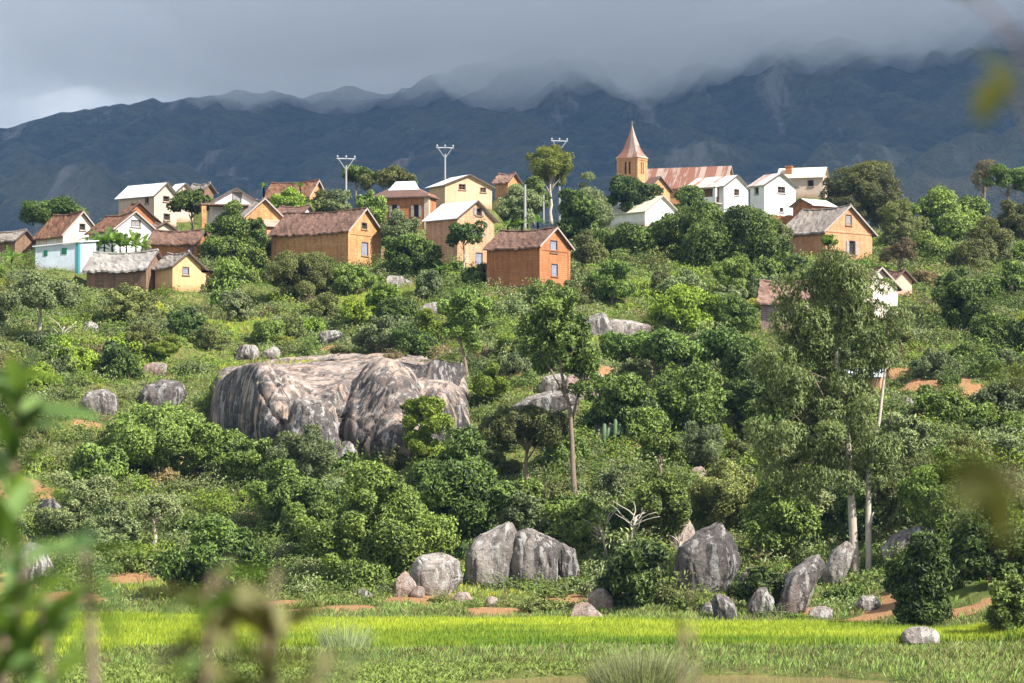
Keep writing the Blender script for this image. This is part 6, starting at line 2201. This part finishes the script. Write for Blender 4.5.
def near_plant(name, label, cat, base, stems, mat, stem_mat='wood', seed=1):
    """a leafy plant close to the lens: stems (list of points) that carry leaves (position on stem, length, width, turn, lift)"""
    rg = random.Random(seed)
    g = float(ground(base[0], base[1]))
    root = tag(empty(name, (base[0], base[1], g)), label, cat)
    O = Vector((base[0], base[1], g))
    mb = MB()
    qs, soft, tone = [], [], []
    for (pts, r0, leaves) in stems:
        P = [Vector(p) - O for p in pts]
        mb.tube(P, [r0 * (1 - .6 * i / max(1, len(P) - 1)) for i in range(len(P))], 7)
        for (t, L, W, az, el) in leaves:
            k = t * (len(P) - 1)
            i = min(int(k), len(P) - 2)
            p = P[i].lerp(P[i + 1], k - i)
            rot = Matrix.Rotation(az, 4, 'Z') @ Matrix.Rotation(-el, 4, 'Y') @ Matrix.Rotation(rg.uniform(-.5, .5), 4, 'X')
            rows = blade_leaf(L, W, rg, rg.uniform(.1, .4))
            tn = rg.random()
            for a, b in zip(rows[:-1], rows[1:]):
                for j in (0, 1):
                    qs.append([list(p + rot @ v) for v in (a[j], a[j + 1], b[j + 1], b[j])])
                    nn = (rot.to_3x3() @ Vector((0, 0, 1)))
                    soft.append(list(nn)); tone.append(tn)
    mb.build('stem', M[stem_mat], root, smooth=True)
    me = foliage_mesh('leaves', np.array(qs), np.array(soft), np.array(tone), M[mat])
    link(bpy.data.objects.new('leaves', me), root)
    return root


def foreground():
    rg = random.Random(3)
    M['near'] = leaf_mat('near_leaf', (0.040, 0.090, 0.020), (0.230, 0.345, 0.100), transl=.4, soft=.0, hue_rand=0)
    M['near_dark'] = leaf_mat('near_dark_leaf', (0.022, 0.030, 0.006), (0.070, 0.072, 0.012), transl=.3, soft=.0, hue_rand=0)
    M['near_dry'] = leaf_mat('near_dry_leaf', (0.070, 0.075, 0.024), (0.240, 0.220, 0.085), transl=.3, soft=.0, hue_rand=0)
    M['near_yellow'] = leaf_mat('near_yellow_leaf', (0.040, 0.052, 0.010), (0.095, 0.098, 0.016), transl=.5, soft=.0, hue_rand=0)

    def W(px, py, d): return at(px, py, d)

    def ring(n, t0, t1, L, Wd, up=(.1, 1.1)):
        return [(t0 + (t1 - t0) * k / max(1, n - 1), L * rg.uniform(.75, 1.2), Wd * rg.uniform(.8, 1.2), k * 2.4 + rg.uniform(-.4, .4), rg.uniform(*up)) for k in range(n)]
    d = 6.0
    near_plant('leafy_plant', 'blurred plant with broad pale green leaves close at the left edge', 'plant', W(2, 900, d).xy, [
        ([W(-4, 900, d), W(4, 640, d), W(12, 500, d), W(20, 372, d)], .012, ring(20, .62, 1.0, .15, .058, (.1, 1.3)))], 'near', 'wood', 5)
    d = 5.0
    near_plant('leafy_plant', 'blurred tall green weed filling the lower left corner', 'plant', W(40, 900, d).xy, [
        ([W(10, 900, d), W(14, 700, d), W(22, 560, d)], .010, ring(18, .45, 1.0, .20, .040, (.2, 1.3))),
        ([W(60, 900, d), W(55, 720, d), W(40, 600, d)], .010, ring(14, .45, 1.0, .18, .040, (.2, 1.2))),
        ([W(-30, 900, d), W(-20, 700, d), W(-6, 545, d)], .010, ring(12, .5, 1.0, .2, .045, (.2, 1.2)))], 'near', 'wood', 6)
    d = 4.2
    near_plant('leafy_plant', 'blurred stalk with drooping leaves standing right of the lower left weed', 'plant', W(92, 900, d).xy, [
        ([W(96, 900, d), W(94, 700, d), W(88, 575, d), W(84, 550, d)], .011, [(.98, .11, .038, .1, .1), (.96, .12, .04, 3.1, .2), (.9, .10, .03, 5.6, -.5), (.8, .11, .034, .0, -.9), (.95, .1, .035, 1.6, .6), (.62, .11, .03, .3, -.9)])], 'near', 'bark', 7)
    d = 4.0
    near_plant('weedy_shrub', 'blurred brownish green shrub with dead flower heads at lower left of centre', 'shrub', W(250, 900, d).xy, [
        ([W(240, 900, d), W(232, 700, d), W(222, 580, d)], .007, ring(20, .4, 1.0, .085, .036, (-.5, 1.1))),
        ([W(270, 900, d), W(272, 720, d), W(268, 600, d)], .007, ring(18, .4, .98, .08, .036, (-.5, 1.1))),
        ([W(250, 900, d), W(262, 720, d), W(276, 570, d)], .006, ring(12, .35, .95, .06, .025, (-.5, 1.1))),
        ([W(215, 900, d), W(205, 720, d), W(205, 590, d)], .006, ring(18, .4, .98, .085, .036, (-.5, 1.1))),
        ([W(280, 900, d), W(310, 720, d), W(330, 650, d)], .006, ring(16, .35, .98, .065, .026, (-.5, 1.1)))], 'near_dry', 'wood', 8)
    near_plant('weedy_shrub', 'blurred leafy sprig in front of the brownish shrub at lower left', 'shrub', W(205, 920, 3.8).xy, [
        ([W(200, 900, 3.8), W(205, 700, 3.8), W(212, 575, 3.8)], .006, ring(9, .6, 1.0, .085, .032, (-.3, .6))),
        ([W(330, 900, 3.8), W(340, 720, 3.8), W(352, 660, 3.8)], .005, ring(8, .6, 1.0, .06, .026, (-.3, .8)))], 'near', 'wood', 9)
    d = 2.6
    near_plant('sapling', 'blurred yellowing sapling leaves hanging in at the right edge', 'sapling', W(1110, 1200, d).xy, [
        ([W(1110, 1300, d), W(1100, 700, d), W(1085, 300, d), W(1060, 40, d)], .008, []),
        ([W(1088, 330, d), W(1050, 180, d), W(1022, 105, d), W(1004, 70, d)], .003, [(.80, .07, .034, 2.2, .9), (.95, .06, .034, 4.0, -.6), (.7, .06, .03, 1.2, .3)]),
        ([W(1094, 500, d), W(1062, 420, d), W(1030, 372, d)], .003, [(.9, .055, .03, 3.0, .3), (1.0, .05, .028, 4.5, -.2), (.72, .06, .03, 3.0, .6)]),
        ([W(1080, 150, d), W(1000, 20, d), W(960, -14, d)], .003, [(.8, .05, .028, 3.4, .5), (1.0, .05, .028, 3.0, .2)])], 'near_yellow', 'wood', 10)
    near_plant('sapling', 'blurred dark olive branch tip reaching in at the right edge', 'sapling', W(1120, 1200, 2.2).xy, [
        ([W(1120, 1300, 2.2), W(1110, 800, 2.2), W(1080, 560, 2.2), W(1020, 480, 2.2), W(985, 470, 2.2)], .005, [(1.0, .06, .034, 3.2, -.4), (.95, .06, .036, 2.6, .3), (.9, .06, .036, 4.0, -.3), (.85, .06, .036, 3.3, .1), (.8, .07, .04, 2.8, .4), (.9, .06, .03, 1.5, -.8)])], 'near_dark', 'wood', 11)
    d = 5.5
    near_plant('thin_weed', 'faint blurred upright weed stalk in front of the rice, right of the sedge', 'weed', W(682, 900, d).xy, [
        ([W(680, 900, d), W(681, 760, d), W(683, 620, d)], .006, ring(8, .55, .95, .05, .018, (.6, 1.3))),
        ([W(710, 900, d), W(704, 740, d), W(690, 590, d)], .004, ring(3, .7, .95, .04, .014, (.6, 1.3)))], 'near_dry', 'wood', 12)


def bananas():
    k = 0
    for (px, py, h, Y, lab) in ((98, 262, 34, 308, 'banana plant left of the white gabled house'), (112, 262, 38, 309, 'tall banana plant before the white gabled house'), (126, 262, 34, 310, 'banana plant under the white gable window'),
                                (142, 262, 32, 311, 'banana plant right of the white gable'), (104, 266, 46, 305, 'large banana plant in the clump before the white gable, front left'), (120, 268, 44, 305.5, 'large banana plant in the clump before the white gable, front middle'), (136, 266, 42, 306, 'large banana plant in the clump before the white gable, front right'), (92, 268, 34, 305, 'banana plant right beside the thin white post'), (12, 276, 36, 300, 'banana plant below the dark walled hut, left one'), (28, 282, 34, 298, 'banana plant below the dark walled hut, right one'),
                                (508, 236, 22, 340, 'banana plant behind the roof of the orange brick house, left one'), (522, 234, 22, 342, 'banana plant behind the roof of the orange brick house, middle one'), (538, 232, 20, 344, 'banana plant behind the roof of the orange brick house, right one'),
                                (440, 284, 26, None, 'bright banana plant at the foot of the tall brick house'), (478, 284, 20, None, 'small banana plant between the tall brick house and the orange one'), (300, 196, 18, 346, 'banana plant before the broad brown roof on the skyline'), (264, 194, 14, 348, 'banana plant at the left end of the broad brown roof')):
        banana(px, py, h, lab, Y=Y, group='banana plants', seed=k); k += 1
    # spiky sisal rosettes
    for (px, py, w, lab) in ((112, 377, 26, 'spiky yellow green sisal rosette above the greyish boulder'), (134, 374, 24, 'spiky yellow green sisal rosette left of the reddish brown boulder'), (100, 392, 16, 'small spiky rosette touching the greyish boulder')):
        P = hit(px, py); s = F / P.y
        r = np.random.default_rng(px)
        n = 70
        a, e = r.uniform(0, 6.28, n), r.uniform(.15, 1.4, n)
        d = np.stack([np.cos(a) * np.cos(e), np.sin(a) * np.cos(e), np.sin(e)], -1)
        L = (w / s / 2) * r.uniform(.8, 1.15, n)
        side = unit(np.cross(d, np.array([0, 0, 1.0])))
        wd = .06
        q = np.stack([d * .02, d * (L * .5)[:, None] - side * wd, d * L[:, None], d * (L * .5)[:, None] + side * wd], 1)
        me = foliage_mesh('sisal', q, unit(d + [0, 0, .4]), r.random(n), M['yellow'])
        o = link(bpy.data.objects.new('sisal', me)); o.location = P
        tag(o, lab, 'sisal')
    # candle like succulents
    for (px, py, h, lab) in ((604, 446, 22, 'candle shaped green succulent right of the slender trunk, left one'), (615, 446, 26, 'candle shaped green succulent right of the slender trunk, tallest'), (622, 447, 20, 'candle shaped green succulent right of the slender trunk, right one')):
        P = hit(px, py); s = F / P.y; H = h / s
        root = tag(empty('succulent', P), lab, 'succulent')
        mb = MB(); mb.tube([(0, 0, -.3), (0, 0, H * .5), (.04, 0, H * .93), (.04, 0, H)], [.16, .19, .15, .04], 8); mb.build('stem', M['succ'], root, smooth=True)
        mb = MB(); mb.tube([(.0, 0, H * .35), (.3, .05, H * .45), (.36, .05, H * .78), (.36, .05, H * .82)], [.1, .12, .11, .03], 7); mb.build('arm', M['succ'], root, smooth=True)


M['succ'] = simple('succulent_skin', (0.085, 0.14, 0.06), .6, .3, 5, .3)

# ------------------------------------------------------------------ build
VILLAGE = plan_village()
build_ground()
build_water()
build_mountain()
build_cloud()
build_haze()
finish_village(VILLAGE)
blue_shed()
mud_walls()
utility_poles()
place_rocks()
place_trees()
big_eucalyptus()
shaped_trees()
shrubs_at_rocks()
bananas()
scatter_bushes()
scatter_shrubs()
dead_branches()
undergrowth()
thicket()
rice()
meadow()
sedge(640, 692, 100, 62, 'tall dark sedge clump at the pond edge in the bottom middle', 3600, mat='olive')
sedge(345, 652, 60, 40, 'thin sedge tuft behind the blurred brownish shrub', 500, 'grey', .015)
foreground()
